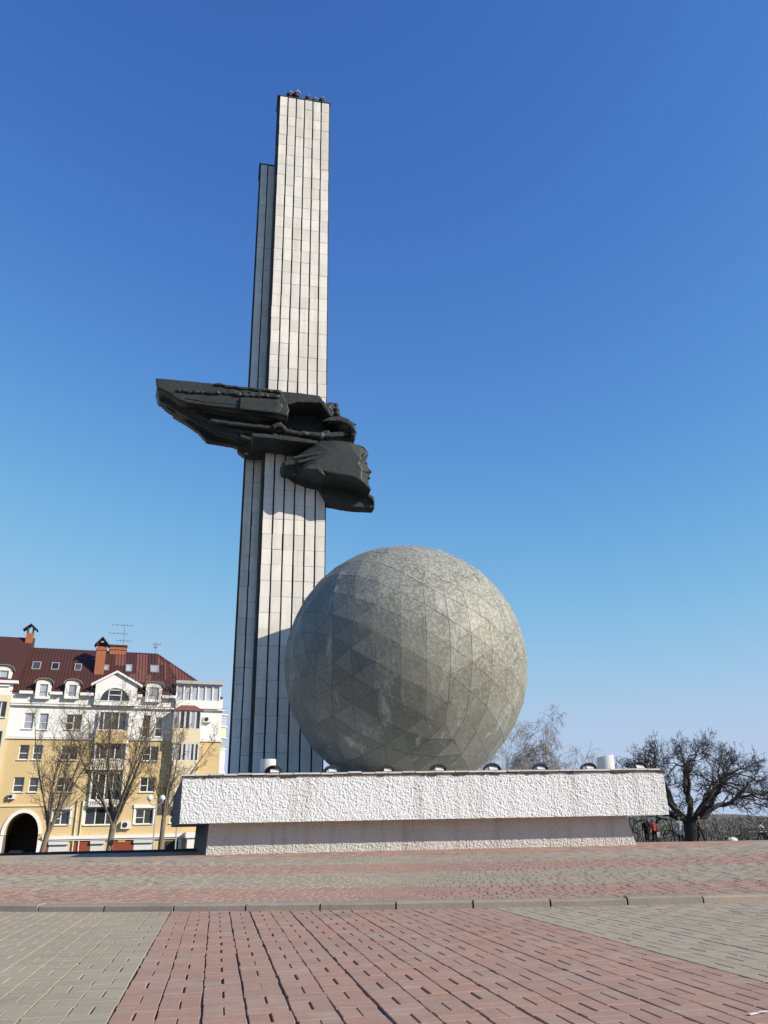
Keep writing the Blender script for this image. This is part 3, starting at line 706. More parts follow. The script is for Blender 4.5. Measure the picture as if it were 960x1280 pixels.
# raised sleeve / hair arch above the head with hollow underneath
a1 = MB()
prism(a1, [(350, 489), (376, 491), (400, 494.5), (404, 499.5), (385, 500), (371, 499), (352, 503)], 1.55, 0.0)
prism(a1, [(352, 501), (371, 497.8), (402, 499), (406, 502), (417, 519), (412.5, 520.5), (401, 503.5), (372, 502.5), (354, 507.5)], 1.75, 0.2)
prism(a1, [(355, 505), (400, 503), (413, 520), (432, 545), (395, 548), (355, 540)], 0.35, -0.3)
remeshed('arched_sleeve', a1, M['bronze'], fig, 0.038, 1, 0.01, 3.0)
k1 = MB(); rg_ = random.Random(4)
prism(k1, [(404, 504), (414, 502), (419, 505), (424, 511), (426, 520), (414, 521), (406, 514)], 0.9, 0.0)
for q in range(26):
    c = Q((rg_.uniform(410, 422), rg_.uniform(505, 517)), 0.88 + rg_.uniform(-0.1, 0.1)); k1.ball(c, rg_.uniform(0.07, 0.12), 8, 6)
remeshed('flower_cluster', k1, M['bronze'], fig, 0.04, 1, 0.03, 4.0)
# domed shell (hands) to the right
h1 = MB()
up = [(402, 527), (411, 521.5), (425, 520), (436, 524), (443, 532), (446, 541)]
slab_from(h1, [(up + [(443, 540), (436, 531), (425, 526), (411, 526)], 1.75), (up + [(444, 548), (436, 549), (420, 545), (406, 536)], 0.1)])
prism(h1, [(415, 535), (436, 534), (445, 543), (444, 549), (431, 549), (420, 545)], 0.5, -0.1)
for q in range(22):
    t = q / 21; c = Q((404 + 40 * t, 525.5 - 5.5 * math.sin(t * 2.4) + 9 * t * t), 1.6 - 0.4 * rg_.random()); h1.ball(c, rg_.uniform(0.04, 0.07), 7, 5)
remeshed('shell_headdress', h1, M['bronze'], fig, 0.036, 1, 0.012, 5.0)
# forearm with hand along the gap
f1 = MB()
rope(f1, [(341, 534), (350, 531), (358, 539), (372, 542), (386, 542.5)], 1.5, 0.13, 10, 5, 0.06, 6)
rope(f1, [(384, 542.5), (398, 545), (404, 547)], 1.45, 0.16, 10, 4, 0.05, 7)
for dy, l in ((-2.2, 432), (-0.9, 436), (0.5, 435), (1.8, 430)): rope(f1, [(402, 544 + dy * 0.7), (418, 543.5 + dy), (l, 543 + dy)], 1.45, 0.055, 8, 4, 0.02, 8)
rope(f1, [(398, 543), (404, 540), (412, 538.5)], 1.5, 0.05, 8, 3)
remeshed('forearm', f1, M['bronze'], fig, 0.035, 2)
# head in profile: forehead, eye, nose, lips and chin along the right edge
g1 = MB()
face = [(372, 569), (382, 562), (395, 553), (415, 550.3), (437, 552), (450, 557), (459, 564.5), (461, 568), (456.5, 572), (455.5, 577), (459, 581), (463, 588.5), (463.5, 590.5), (459.5, 592.5), (461.5, 595.5), (461, 598), (459.5, 600),
        (461.5, 602.5), (460.5, 604.5), (463.5, 609.5), (464, 613), (458, 610.5), (448, 604), (432, 598.5), (407, 595), (392, 592), (374, 590), (366, 582)]
def infl(poly, k, dy=0): 
    cx_ = sum(p[0] for p in poly) / len(poly); cy_ = sum(p[1] for p in poly) / len(poly)
    return [(cx_ + (p[0] - cx_) * k, cy_ + (p[1] - cy_) * k + dy) for p in poly]
wf_ = [1.25 + 0.35 * math.sin(math.pi * min(1, max(0, (470 - p[0]) / 95))) for p in face]
front = [Q(p, wf_[i]) for i, p in enumerate(face)]
inner = [Q(p, 1.62 + 0.1) for p in infl(face, 0.62)]
mid_ = [f - SNv * 0.35 for f in front]
lowp = infl(face, 0.98, 0)
back_ = [f - SNv * (wf_[i] + 0.05) for i, f in enumerate(front)]
g1.loft([back_, mid_, front, inner])
# hair sweeping to the left under the head
prism(g1, [(352, 577), (366, 570), (385, 567), (412, 575), (400, 592), (385, 590), (366, 586), (354, 584)], 1.2, 0.0, chamfer=0.15)
jaw = [(350, 583), (366, 582), (392, 589), (407, 593.5), (432, 597.5), (448, 603), (464, 612)]; under = [(461, 619.5), (440, 618), (410, 615), (385, 609.5), (367, 603), (354.5, 593)]
prism(g1, jaw + under, 0, -0.15, wfs=[.7, 1.15, 1.4, 1.45, 1.45, 1.4, 1.2] + [.15] * 6)
head = remeshed('head', g1, M['bronze'], fig, 0.034, 3, 0.004, 4.0)
e1 = MB()
rope(e1, [(423, 577), (426, 581), (432, 584), (440, 583.5), (447, 579), (452, 573), (456, 566)], 1.63, 0.055, 6, 4)
rope(e1, [(448, 556.5), (455, 560), (459, 565.5), (457.5, 571)], 1.30, 0.035, 6, 4)
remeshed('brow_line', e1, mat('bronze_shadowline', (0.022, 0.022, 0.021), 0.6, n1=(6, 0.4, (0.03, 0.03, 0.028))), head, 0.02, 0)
for nm, pp, w_, r_ in (('eye', (456.5, 579.5), 1.32, 0.12), ('nostril', (461.3, 589.5), 1.3, 0.13), ('lips', (460.3, 597.5), 1.3, 0.11)):
    t1 = MB(); t1.ball(Q(pp, w_), (r_, r_, r_ * 0.8), 12, 8); obj(nm, t1, M['bronze'], head, smooth=True)
s1 = MB()
for k, (pa, pb, pc, r_) in enumerate([((366, 573), (390, 568), (416, 565.5), .09), ((372, 578), (392, 573), (408, 570.5), .085), ((362, 580), (380, 578), (400, 574), .08), ((356, 584), (372, 580), (388, 576), .09), ((358, 588), (372, 587), (384, 584), .08), ((366, 592), (382, 592), (398, 593), .08)]):
    rope(s1, [pa, pb, pc], [1.62, 1.6, 1.45, 1.2, 1.05, 0.95][k], r_, 8, 5, 0.03, k)
prism(s1, [(377, 586), (386, 580), (392, 579), (400, 582), (404, 588), (407.5, 594.5), (402, 593.5), (394, 587)], 1.75, 1.1, chamfer=0.08)
remeshed('hair', s1, M['bronze'], fig, 0.032, 2, 0.008, 4.0)
# jagged scarf below the chin
c1 = MB()
prism(c1, [(392, 600), (430, 606), (457, 613), (460, 617.5), (468, 622), (468.5, 635), (462, 634.5), (448, 634), (430, 632), (409, 628)], 0.35, -0.35)
prism(c1, [(456, 618), (461, 616.5), (468.5, 621.5), (468, 629), (464, 624)], 0.6, -0.1)
remeshed('scarf', c1, M['bronze'], fig, 0.036, 1, 0.012, 3.0)
# brackets that carry the figure on the stele
b1 = MB()
for px, py in ((345, 500), (395, 510), (345, 552), (395, 580)):
    u_, z_ = SU(px, py); b1.hexa([SP(u_ - .12, -0.1, z_ - .12), SP(u_ - .12, 0.4, z_ - .12), SP(u_ + .12, 0.4, z_ - .12), SP(u_ + .12, -0.1, z_ - .12), SP(u_ - .12, -0.1, z_ + .12), SP(u_ - .12, 0.4, z_ + .12), SP(u_ + .12, 0.4, z_ + .12), SP(u_ + .12, -0.1, z_ + .12)])
obj('mounting_brackets', b1, M['bronze'], fig)

# ------------------------------------------------------------------ apartment building
BA = R_(19.7); BT = np.array([math.cos(BA), math.sin(BA), 0]); BN = np.array([math.sin(BA), -math.cos(BA), 0])
B0 = on_y(140, 1068, 82.0); B0[2] = 0
def BP(u, w, z): q = B0 + BT * u + BN * w; return np.array((q[0], q[1], z))
def FU(px, py, w=0.0): p = on_plane(px, py, B0 + BN * w, BN); return float(np.dot(p - B0, BT)), float(p[2])
M['bwhite'] = mat('white_render', (0.78, 0.765, 0.735), 0.9, n1=(0.4, 0.3, (0.68, 0.66, 0.63)), n2=(3, 0.15, (0.6, 0.57, 0.53)))
M['byellow'] = mat('yellow_brick', (0.60, 0.455, 0.235), 0.9, n1=(0.25, 0.5, (0.64, 0.50, 0.28)), n2=(6, 0.45, (0.44, 0.30, 0.14), 0.5, 0.7))
M['bcream'] = mat('cream_render', (0.70, 0.60, 0.40), 0.9, n1=(0.5, 0.3, (0.64, 0.53, 0.34)))
M['bred'] = mat('oxblood_render', (0.22, 0.05, 0.028), 0.8, n1=(1.2, 0.4, (0.28, 0.075, 0.045)))
M['shutter'] = mat('white_shutter', (0.62, 0.63, 0.62), 0.6, n1=(0.8, 0.3, (0.52, 0.53, 0.52)), rnd=0.06)
M['roof'] = mat('maroon_metal_roof', (0.072, 0.030, 0.024), 0.55, spec=0.3, n1=(0.15, 0.4, (0.09, 0.040, 0.032)), n2=(1.5, 0.3, (0.07, 0.024, 0.02)))
M['roof2'] = mat('faded_red_roof_sheet', (0.19, 0.075, 0.058), 0.55, spec=0.35, n1=(0.4, 0.4, (0.155, 0.058, 0.045)), rnd=0.12)
M['chim'] = mat('orange_brick_chimney', (0.34, 0.125, 0.06), 0.9, n1=(2.5, 0.5, (0.26, 0.085, 0.04)), n2=(8, 0.3, (0.42, 0.18, 0.1)))
M['frame'] = mat('white_window_frame', (0.75, 0.74, 0.72), 0.5, n1=(2, 0.15, (0.68, 0.67, 0.65)))
M['frameb'] = mat('brown_window_frame', (0.16, 0.08, 0.045), 0.6, n1=(2, 0.2, (0.12, 0.06, 0.035)))
M['glass'] = mat('window_glass', (0.028, 0.033, 0.036), 0.06, spec=0.8, n1=(0.7, 0.8, (0.075, 0.082, 0.085)), n2=(2.2, 0.5, (0.02, 0.02, 0.02)), rnd=0.5)
M['glassl'] = mat('pale_window_glass', (0.36, 0.39, 0.42), 0.12, spec=0.7, n1=(0.8, 0.6, (0.26, 0.30, 0.34)), rnd=0.25)  # paler blue-grey panes
M['grille'] = mat('white_railing', (0.7, 0.69, 0.66), 0.6, n1=(2, 0.2, (0.6, 0.59, 0.56)))
M['yellow_sign'] = mat('yellow_emblem', (0.65, 0.38, 0.03), 0.6, n1=(4, 0.4, (0.55, 0.2, 0.02)))
M['dark'] = mat('dark_interior', (0.03, 0.03, 0.032), 0.9, n1=(1, 0.4, (0.045, 0.042, 0.04)))
house = thing('apartment_building', 'five-storey yellow and white apartment building with maroon mansard roof and brick chimneys', 'building', BP(0, -6, terrain(-20, 84)))
BB = -2.25                                     # bottom of the facade
def rect(px0, py0, px1, py1, w=0.0):
    cx_ = (px0 + px1) / 2; cy_ = (py0 + py1) / 2
    u0 = FU(px0, cy_, w)[0]; u1 = FU(px1, cy_, w)[0]; z0 = FU(cx_, py1, w)[1]; z1 = FU(cx_, py0, w)[1]
    return [u0, u1, z0, z1]
def bbox(mb, u0, u1, w0, w1, z0, z1):
    mb.hexa([BP(u0, w0, z0), BP(u0, w1, z0), BP(u1, w1, z0), BP(u1, w0, z0), BP(u0, w0, z1), BP(u0, w1, z1), BP(u1, w1, z1), BP(u1, w0, z1)])
def wall(name, u0, u1, z0, z1, opens, m, w=0.0, dep=0.28, parent=None):
    us = sorted({u0, u1, *[min(max(x, u0), u1) for o in opens for x in o[:2]]}); zs = sorted({z0, z1, *[min(max(x, z0), z1) for o in opens for x in o[2:4]]})
    mb = MB()
    for i in range(len(us) - 1):
        for j in range(len(zs) - 1):
            cu, cz = (us[i] + us[i + 1]) / 2, (zs[j] + zs[j + 1]) / 2
            if any(o[0] < cu < o[1] and o[2] < cz < o[3] for o in opens): continue
            mb.quad(BP(us[i], w, zs[j]), BP(us[i + 1], w, zs[j]), BP(us[i + 1], w, zs[j + 1]), BP(us[i], w, zs[j + 1]))
    for o in opens:
        a_, b_, c_2, d_2 = o[:4]
        if b_ < u0 or a_ > u1 or d_2 < z0 or c_2 > z1: continue
        for (p, q) in (((a_, c_2), (a_, d_2)), ((b_, d_2), (b_, c_2)), ((a_, d_2), (b_, d_2)), ((b_, c_2), (a_, c_2))):
            mb.quad(BP(p[0], w, p[1]), BP(q[0], w, q[1]), BP(q[0], w - dep, q[1]), BP(p[0], w - dep, p[1]))
    return obj(name, mb, m, parent or house)
def window(r, nm=2, sash=True, fm='frame', gm='glass', w=0.0, parent=None, sill=True, bars=0):
    u0, u1, z0, z1 = r; fr = MB(); b = 0.075; wi = w - 0.16
    for (a_, b_, c_2, d_2) in ((u0 + .003, u0 + b, z0 + .003, z1 - .003), (u1 - b, u1 - .003, z0 + .003, z1 - .003), (u0 + b, u1 - b, z0 + .003, z0 + b), (u0 + b, u1 - b, z1 - b, z1 - .003)): bbox(fr, a_, b_, wi - 0.06, wi + 0.02, c_2, d_2)
    for k in range(1, nm):
        x = u0 + (u1 - u0) * k / nm; bbox(fr, x - b * 0.6, x + b * 0.6, wi - 0.05, wi + 0.03, z0 + b, z1 - b)
    if sash: bbox(fr, u0 + b, u0 + (u1 - u0) / nm - b * 0.6, wi - 0.04, wi + 0.015, z0 + (z1 - z0) * 0.42, z0 + (z1 - z0) * 0.42 + 0.06)
    o = obj('window', fr, M[fm], parent or house)
    for k in range(nm):
        x0 = u0 + (u1 - u0) * k / nm + 0.03; x1 = u0 + (u1 - u0) * (k + 1) / nm - 0.03
        pm = MB(); tw = rngw.uniform(-0.02, 0.02); pm.quad(BP(x0, wi - 0.02 + tw, z0 + .03), BP(x1, wi - 0.02 - tw, z0 + .03), BP(x1, wi - 0.02 - tw, z1 - .03), BP(x0, wi - 0.02 + tw, z1 - .03))
        obj('pane', pm, M[gm], o)
    if sill:
        sm = MB(); bbox(sm, u0 - 0.08, u1 + 0.08, w + 0.003, w + 0.14, z0 - 0.07, z0 - 0.01); obj('sill', sm, M['frame'], o)
    return o
rngw = random.Random(9)
uA = FU(13, 882)[0]; uA2 = FU(3, 950)[0]; uE = FU(277, 905)[0]
uA = (uA + uA2) / 2
zCor = FU(100, 883)[1]; zWY = FU(60, 923)[1]; zBase = FU(140, 1044)[1]; zEave = FU(60, 866)[1]
# every opening: (rect, mullions, frame, glass)
W5 = [(rect(29.7, 891, 42, 911), 1, 'frame', 'glassl'), (rect(48.4, 891.7, 60, 912), 1, 'frame', 'glassl'), (rect(82, 893, 102, 912), 2, 'frame', 'glass'), (rect(120, 890, 158, 912.5), 4, 'frame', 'glass'),
      (rect(178, 894, 187.5, 921), 1, 'frame', 'glass'), (rect(194, 896.7, 203, 921), 1, 'frame', 'glass')]
W4 = [(rect(23.4, 931, 36, 949.5), 1, 'frame', 'glass'), (rect(41, 931, 53, 949.5), 1, 'frame', 'glass'), (rect(76, 932, 97, 950), 2, 'frame', 'glass'), (rect(115.6, 929, 153, 949), 4, 'frame', 'glass'), (rect(178, 933, 198, 951), 2, 'frame', 'glass')]
W3 = [(rect(16.4, 971.4, 29.7, 990), 1, 'frame', 'glass'), (rect(36, 972, 47.7, 990), 1, 'frame', 'glass'), (rect(70, 972, 91.4, 990), 2, 'frame', 'glass'), (rect(112.5, 967, 150, 1000), 4, 'frame', 'glass'), (rect(175, 971.7, 194, 990), 2, 'frame', 'glass'), (rect(216, 972.5, 232, 990), 2, 'frame', 'glass')]
W2 = [(rect(65, 1013.6, 86.7, 1031), 2, 'frame', 'glass'), (rect(106, 1009, 145, 1031), 3, 'frame', 'glass'), (rect(169, 1011.7, 191, 1030), 2, 'frame', 'glass'), (rect(212.5, 1011.7, 223, 1029), 1, 'frame', 'glass'), (rect(236, 1012, 250, 1029), 2, 'frame', 'glass')]
arch = rect(5, 1016, 47.6, 1071); arch[2] = BB
zSpr = arch[2] + (arch[3] - arch[2]) * 0.62
archlow = [arch[0], arch[1], BB, zSpr]
wall('upper_wall', uA, uE, zWY, zEave, [w[0] for w in W5], M['bwhite'])
ops = [w[0] for w in W4 + W3 + W2]
archbox = [arch[0], arch[1], BB, arch[3]]
wall('brick_wall', uA, uE, zBase, zWY, ops + [archbox], M['byellow'])
for (r, nm, fm, gm) in W5 + W4 + W3 + W2: window(r, nm, nm < 3, fm, gm)
# arch spandrels, archivolt, passage
ac = (arch[0] + arch[1]) / 2; ar = (arch[1] - arch[0]) / 2; ah = arch[3] - zSpr
TH = np.linspace(0, math.pi, 25)
mb = MB()
for k in range(24):
    p, q = TH[k], TH[k + 1]
    a1_, a2_ = (ac + ar * math.cos(p), zSpr + ah * math.sin(p)), (ac + ar * math.cos(q), zSpr + ah * math.sin(q))
    mb.quad(BP(a1_[0], 0, a1_[1]), BP(a1_[0], 0, arch[3] + .01), BP(a2_[0], 0, arch[3] + .01), BP(a2_[0], 0, a2_[1]))
    mb.quad(BP(a1_[0], 0, a1_[1]), BP(a2_[0], 0, a2_[1]), BP(a2_[0], -9, a2_[1]), BP(a1_[0], -9, a1_[1]))
obj('arch_spandrel', mb, M['byellow'], house)
mb = MB(); rings = []
for p in np.linspace(0, math.pi, 25): 
    rings.append([BP(ac + (ar + d) * math.cos(p), w_, zSpr + (ah + d) * math.sin(p)) for d, w_ in ((0.0, 0.005), (0.0, 0.12), (0.30, 0.12), (0.30, 0.005))])
mb.loft(rings); obj('arch_trim', mb, M['bwhite'], house)
mb = MB()
for s_, x in ((-1, arch[0]), (1, arch[1])): mb.quad(BP(x, 0, BB), BP(x, 0, zSpr), BP(x, -9, zSpr), BP(x, -9, BB))
mb.quad(BP(arch[0], -9, BB), BP(arch[1], -9, BB), BP(arch[1], -9, arch[3]), BP(arch[0], -9, arch[3]))
obj('passage', mb, mat('passage_render', (0.20, 0.185, 0.16), 0.9, n1=(0.6, 0.5, (0.13, 0.12, 0.105))), house)
mb = MB(); bbox(mb, arch[0] - 0.7, arch[0] - 0.02, 0.01, 0.35, BB, zSpr - 0.1); obj('arch_pier', mb, M['bwhite'], house)
mb = MB(); bbox(mb, arch[1] + 0.02, arch[1] + 0.5, 0.01, 0.2, BB, zSpr - 0.5); obj('arch_pier', mb, M['bwhite'], house)
# ground floor: panels and shutters
wall('base_wall', arch[1], uE, BB, zBase, [], M['byellow'], w=-0.02)
zc0, zc1 = zBase - 0.28, zBase + 0.02
mb = MB(); bbox(mb, arch[1] + 0.4, uE + 0.1, 0.003, 0.34, zc0, zc1); bbox(mb, arch[1] + 0.4, uE + 0.1, 0.003, 0.2, zc0 - 0.15, zc0 - 0.003); obj('ground_floor_cornice', mb, M['bwhite'], house)
def gpanel(name, px0, px1, m, w=0.06, top=0.2):
    u0 = FU(px0, 1057)[0]; u1 = FU(px1, 1057)[0]; p = MB(); bbox(p, u0, u1, -0.01, w, BB, zc0 - top); return obj(name, p, M[m], house)
for a_, b_ in ((61, 85), (113, 130), (167, 191)):
    g = gpanel('roller_shutter', a_, b_, 'shutter', 0.05)
    u0 = FU(a_, 1057)[0]; u1 = FU(b_, 1057)[0]; p = MB(); bbox(p, u0 - .05, u1 + .05, 0.06, 0.3, zc0 - 0.45, zc0 - 0.2); obj('shutter_box', p, M['shutter'], g)
    for k in range(7):
        z = BB + 0.2 + k * 0.2; p = MB(); bbox(p, u0, u1, 0.052, 0.066, z, z + 0.13); obj('slat', p, M['shutter'], g)
for a_, b_ in ((55, 60.5), (91, 112.5), (138, 166)): gpanel('red_panel', a_, b_, 'bred', 0.05)
e_ = rect(147.5, 1047, 156.7, 1052); p = MB(); bbox(p, e_[0], e_[1], 0.06, 0.12, e_[2] - 0.05, e_[3] - 0.05); obj('shop_emblem', p, M['yellow_sign'], house)
p = MB(); u0 = FU(148, 1060)[0]; bbox(p, u0, u0 + 0.75, 0.06, 0.1, BB, BB + 1.1); obj('shop_door', p, M['dark'], house)
gpanel('entrance_door', 206, 222, 'dark', 0.09, 0.35); gpanel('entrance_jamb', 222.5, 226, 'bwhite', 0.16); gpanel('entrance_jamb', 200, 204, 'bwhite', 0.16)
p = MB(); u0 = FU(232, 1050)[0]; u1 = FU(253, 1050)[0]; z0 = FU(240, 1060)[1]; bbox(p, u0, u1, 0.2, 1.5, z0, zc0 - 0.1); bbox(p, u0 - 0.2, u1 + 0.15, 0.1, 1.7, zc0 - 0.1, zc1 + 0.1); bbox(p, u0 + 0.4, u1 - 0.4, 0.2, 1.2, BB, z0); obj('porch_canopy', p, M['bwhite'], house)
# cornices and string courses
for za, dz, d in ((zCor, 0.16, 0.30), (zWY, 0.16, 0.16)):
    p = MB(); bbox(p, uA - 0.02, uE + d, 0.003, d, za - dz / 2, za + dz / 2); obj('cornice', p, M['frameb'] if False else M['bwhite'], house)
    p = MB(); bbox(p, uA - 0.02, uE + d + .02, 0.003, d + 0.03, za + dz / 2 + 0.003, za + dz / 2 + 0.06); obj('cornice_capping', p, mat('grey_zinc', (0.25, 0.25, 0.25), 0.5, n1=(2, 0.3, (0.18, 0.18, 0.18))) if za == zCor else M['frame'], house)
p = MB(); z0 = FU(30, 1007)[1]; bbox(p, uA - 2, arch[1] + 0.4, 0.003, 0.12, z0 - 0.08, z0 + 0.08); obj('string_course', p, M['bcream'], house)
# window heads on first floor
for (r, nm, fm, gm) in W2[:3]:
    p = MB(); bbox(p, r[0] - 0.22, r[1] + 0.22, 0.003, 0.16, r[3] + 0.12, r[3] + 0.45); bbox(p, r[0] - .2, r[0] - .02, .003, .08, r[2], r[3] + .1); bbox(p, r[1] + .02, r[1] + .2, .003, .08, r[2], r[3] + .1); obj('window_surround', p, M['bwhite'], house)
# central loggia balconies
for (px0, py0, px1, py1, m_) in ((119, 913, 159, 928, 'byellow'), (113.5, 949.5, 154, 961, 'grille'), (111, 1000.5, 151, 1007, 'grille')):
    r = rect(px0, py0, px1, py1, 0.35); bal = MB(); bbox(bal, r[0], r[1], 0.02, 0.5, r[2] - 0.1, r[2] + 0.02)
    if m_ == 'grille':
        bbox(bal, r[0], r[1], 0.44, 0.5, r[3] - 0.05, r[3] + 0.02)
        b = obj('balcony', bal, M[m_], house); k = 0; x = r[0]
        while x < r[1]:
            q = MB(); bbox(q, x, x + 0.1, 0.45, 0.49, r[2] + 0.02, r[3] - 0.05); obj('baluster', q, M[m_], b); x += 0.21
    else:
        bbox(bal, r[0], r[1], 0.36, 0.5, r[2] + 0.02, r[3]); obj('balcony', bal, M[m_], house)
for px in (118, 157): 
    r = rect(px - 1.2, 890, px + 1.2, 1006, 0.1); p = MB(); bbox(p, r[0], r[1], 0.003, 0.3, r[2], r[3]); obj('loggia_pilaster', p, M['bwhite'], house)
# bay (oriel) with red cap, glazed in two storeys
def bay(px0, py0, px1, py1, nm, gm='glass'):
    w = 1.0; r = rect(px0, py0, px1, py1, w)
    for k in range(nm):
        a_ = r[0] + (r[1] - r[0]) * k / nm; b_ = r[0] + (r[1] - r[0]) * (k + 1) / nm
        window([a_ + .01, b_ - .01, r[2], r[3]], 1, False, 'frame', gm if k % 3 else 'glassl', w + 0.14, sill=False)
    return r
r1_ = bay(218, 888.5, 251, 911.5, 5, 'glass'); r2_ = bay(217, 929, 248, 951, 6)
for (a_, b_, c_2, d_2, m_) in ((r1_[0], r1_[1], r2_[3], r1_[2], 'bcream'), (r2_[0], r2_[1], rect(217, 951, 248, 966, 1.0)[2] - 3.2, r2_[2], 'bcream')):
    p = MB(); bbox(p, a_ - .05, b_ + .05, 0.01, 1.02, c_2 + .01, d_2 - .01); obj('bay_parapet', p, M[m_], house)
for q_ in (r1_, r2_):
    for x_ in (q_[0] - .08, q_[1] + .01):
        p = MB(); bbox(p, x_, x_ + .07, 0.01, 0.96, q_[2], q_[3]); obj('bay_cheek', p, M['bwhite'], house)
p = MB(); um = (r1_[0] + r1_[1]) / 2; z = r1_[3] + 0.02
p.add([BP(r1_[0] - .3, 0.01, z), BP(r1_[0] - .3, 1.15, z), BP(r1_[1] + .3, 1.15, z), BP(r1_[1] + .3, 0.01, z), BP(um - .5, 0.3, z + 0.75), BP(um + .5, 0.3, z + 0.75), BP(um - .5, 0.01, z + 0.75), BP(um + .5, 0.01, z + 0.75)],
      [(1, 2, 5, 4), (0, 1, 4, 6), (2, 3, 7, 5), (4, 5, 7, 6), (0, 3, 2, 1)]); obj('bay_roof', p, M['roof2'], house)
# plain wall strip and panel moulding right of the bay, corner turret with round balconies
tu = uE - 0.1
for k, (py0, py1, m_) in enumerate(((893, 908, 'glassl'), (908, 922, 'bcream'), (922, 936, 'glassl'), (936, 966, 'bwhite'), (966, 1060, 'byellow'))):
    z0 = FU(278, py1)[1]; z1 = FU(278, py0)[1]; p = MB()
    p.loft([[BP(tu + 0.75 * math.cos(t), -0.9 + 0.75 * math.sin(t), zz) for t in np.linspace(0, 2 * math.pi, 20, endpoint=False)] for zz in (z0 + .02, z1 - .06)]); tt = obj('turret_storey', p, M[m_], house, smooth=False)
    p = MB(); p.loft([[BP(tu + 0.86 * math.cos(t), -0.9 + 0.86 * math.sin(t), zz) for t in np.linspace(0, 2 * math.pi, 20, endpoint=False)] for zz in (z1 - .06, z1 + .06)]); obj('turret_ring', p, M['bwhite'], tt)
# attic: dormers, gable, glazed roof terrace
RW = -5.5                                       # ridge lies this far behind the facade
uRg0, zRg = FU(115, 812, RW); uRg1, zRg1 = FU(197, 818, RW); zRg = (zRg + zRg1) / 2
zEv = zEave
def roofpt(u, w): return BP(u, w, zEv + (zRg - zEv) * ((0.3 - w) / (0.3 - RW)))
rn = np.cross(BT, roofpt(0, RW) - roofpt(0, 0.3)); rn /= np.linalg.norm(rn)
if rn[2] < 0: rn = -rn
def on_roof(px, py):
    p = on_plane(px, py, roofpt(0, 0.3), rn); return float(np.dot(p - B0, BT)), float(np.dot(p - B0, BN))
uRoofE = FU(250, 851, 0)[0]
p = MB(); DBk = 2 * RW - 0.3
p.add([roofpt(uA - .2, 0.3), roofpt(uE, 0.3), roofpt(uRg1, RW), roofpt(uA - .2, RW), BP(uA - .2, DBk, zEv), BP(uE, DBk, zEv)], [(0, 1, 2, 3), (1, 5, 2), (5, 4, 3, 2), (0, 3, 4)])
roof = obj('roof', p, M['roof'], house)
p = MB(); x = uA
while x < uE - 0.2:
    wtop = RW if x < uRg1 else 0.3 + (RW - 0.3) * (uE - x) / (uE - uRg1)
    a_, b_ = roofpt(x, 0.28), roofpt(x, wtop); d = rn * 0.045; t_ = BT * 0.025
    p.add([a_ - t_, a_ + t_, a_ + t_ + d, a_ - t_ + d, b_ - t_, b_ + t_, b_ + t_ + d, b_ - t_ + d], [(0, 1, 2, 3), (1, 5, 6, 2), (0, 3, 7, 4), (3, 2, 6, 7)]); x += 0.32
stuff(obj('standing_seams', p, M['roof'], roof))
# faded replacement sheets on the right
for (x0, y0, x1, y1) in ((170, 818, 184, 843), (196, 817.5, 206, 831), (206, 823, 222, 850), (208, 831, 240, 850), (144, 819, 157, 832), (162, 843, 190, 853)):
    u0, w0 = on_roof(x0, (y0 + y1) / 2); u1, _ = on_roof(x1, (y0 + y1) / 2); _, wa = on_roof((x0 + x1) / 2, y1); _, wb = on_roof((x0 + x1) / 2, y0)
    wb = max(wb, RW); p = MB(); d = rn * 0.012
    lim = lambda u, w: min(u, uE - 0.15 - (uE - uRg1) * (0.3 - w) / (0.3 - RW))
    p.quad(roofpt(u0, wa) + d, roofpt(lim(u1, wa), wa) + d, roofpt(lim(u1, wb), wb) + d, roofpt(u0, wb) + d); obj('roof_sheet', p, M['roof2'], roof)
for k, (x0, y0, x1, y1) in enumerate(((40, 828, 51, 837.5), (64, 829, 74, 838), (93, 830.5, 102, 839), (128, 832, 136, 838.5), (157, 831.5, 165, 840), (187.6, 832.5, 198.6, 841))):
    cx_, cy_ = (x0 + x1) / 2, (y0 + y1) / 2
    u0, _ = on_roof(x0, cy_); u1, _ = on_roof(x1, cy_); _, wa = on_roof(cx_, y1); _, wb = on_roof(cx_, y0)
    def RB(mb_, ua, ub, w0, w1, h0, h1): mb_.hexa([roofpt(ua, w0) + rn * h0, roofpt(ub, w0) + rn * h0, roofpt(ub, w1) + rn * h0, roofpt(ua, w1) + rn * h0, roofpt(ua, w0) + rn * h1, roofpt(ub, w0) + rn * h1, roofpt(ub, w1) + rn * h1, roofpt(ua, w1) + rn * h1])
    p = MB(); b = 0.09; RB(p, u0, u0 + b, wa, wb, 0, .12); RB(p, u1 - b, u1, wa, wb, 0, .12); RB(p, u0 + b, u1 - b, wa, wa - b, 0, .12); RB(p, u0 + b, u1 - b, wb + b, wb, 0, .12)
    s_ = obj('skylight', p, mat('skylight_frame', (0.32, 0.30, 0.28), 0.5, n1=(3, .3, (.25, .24, .22))) if k == 0 else bpy.data.materials['skylight_frame'], roof)
    p = MB(); RB(p, u0 + b, u1 - b, wa - b, wb + b, 0.01, .07); obj('pane', p, M['glass'] if k < 3 else M['glassl'], s_)
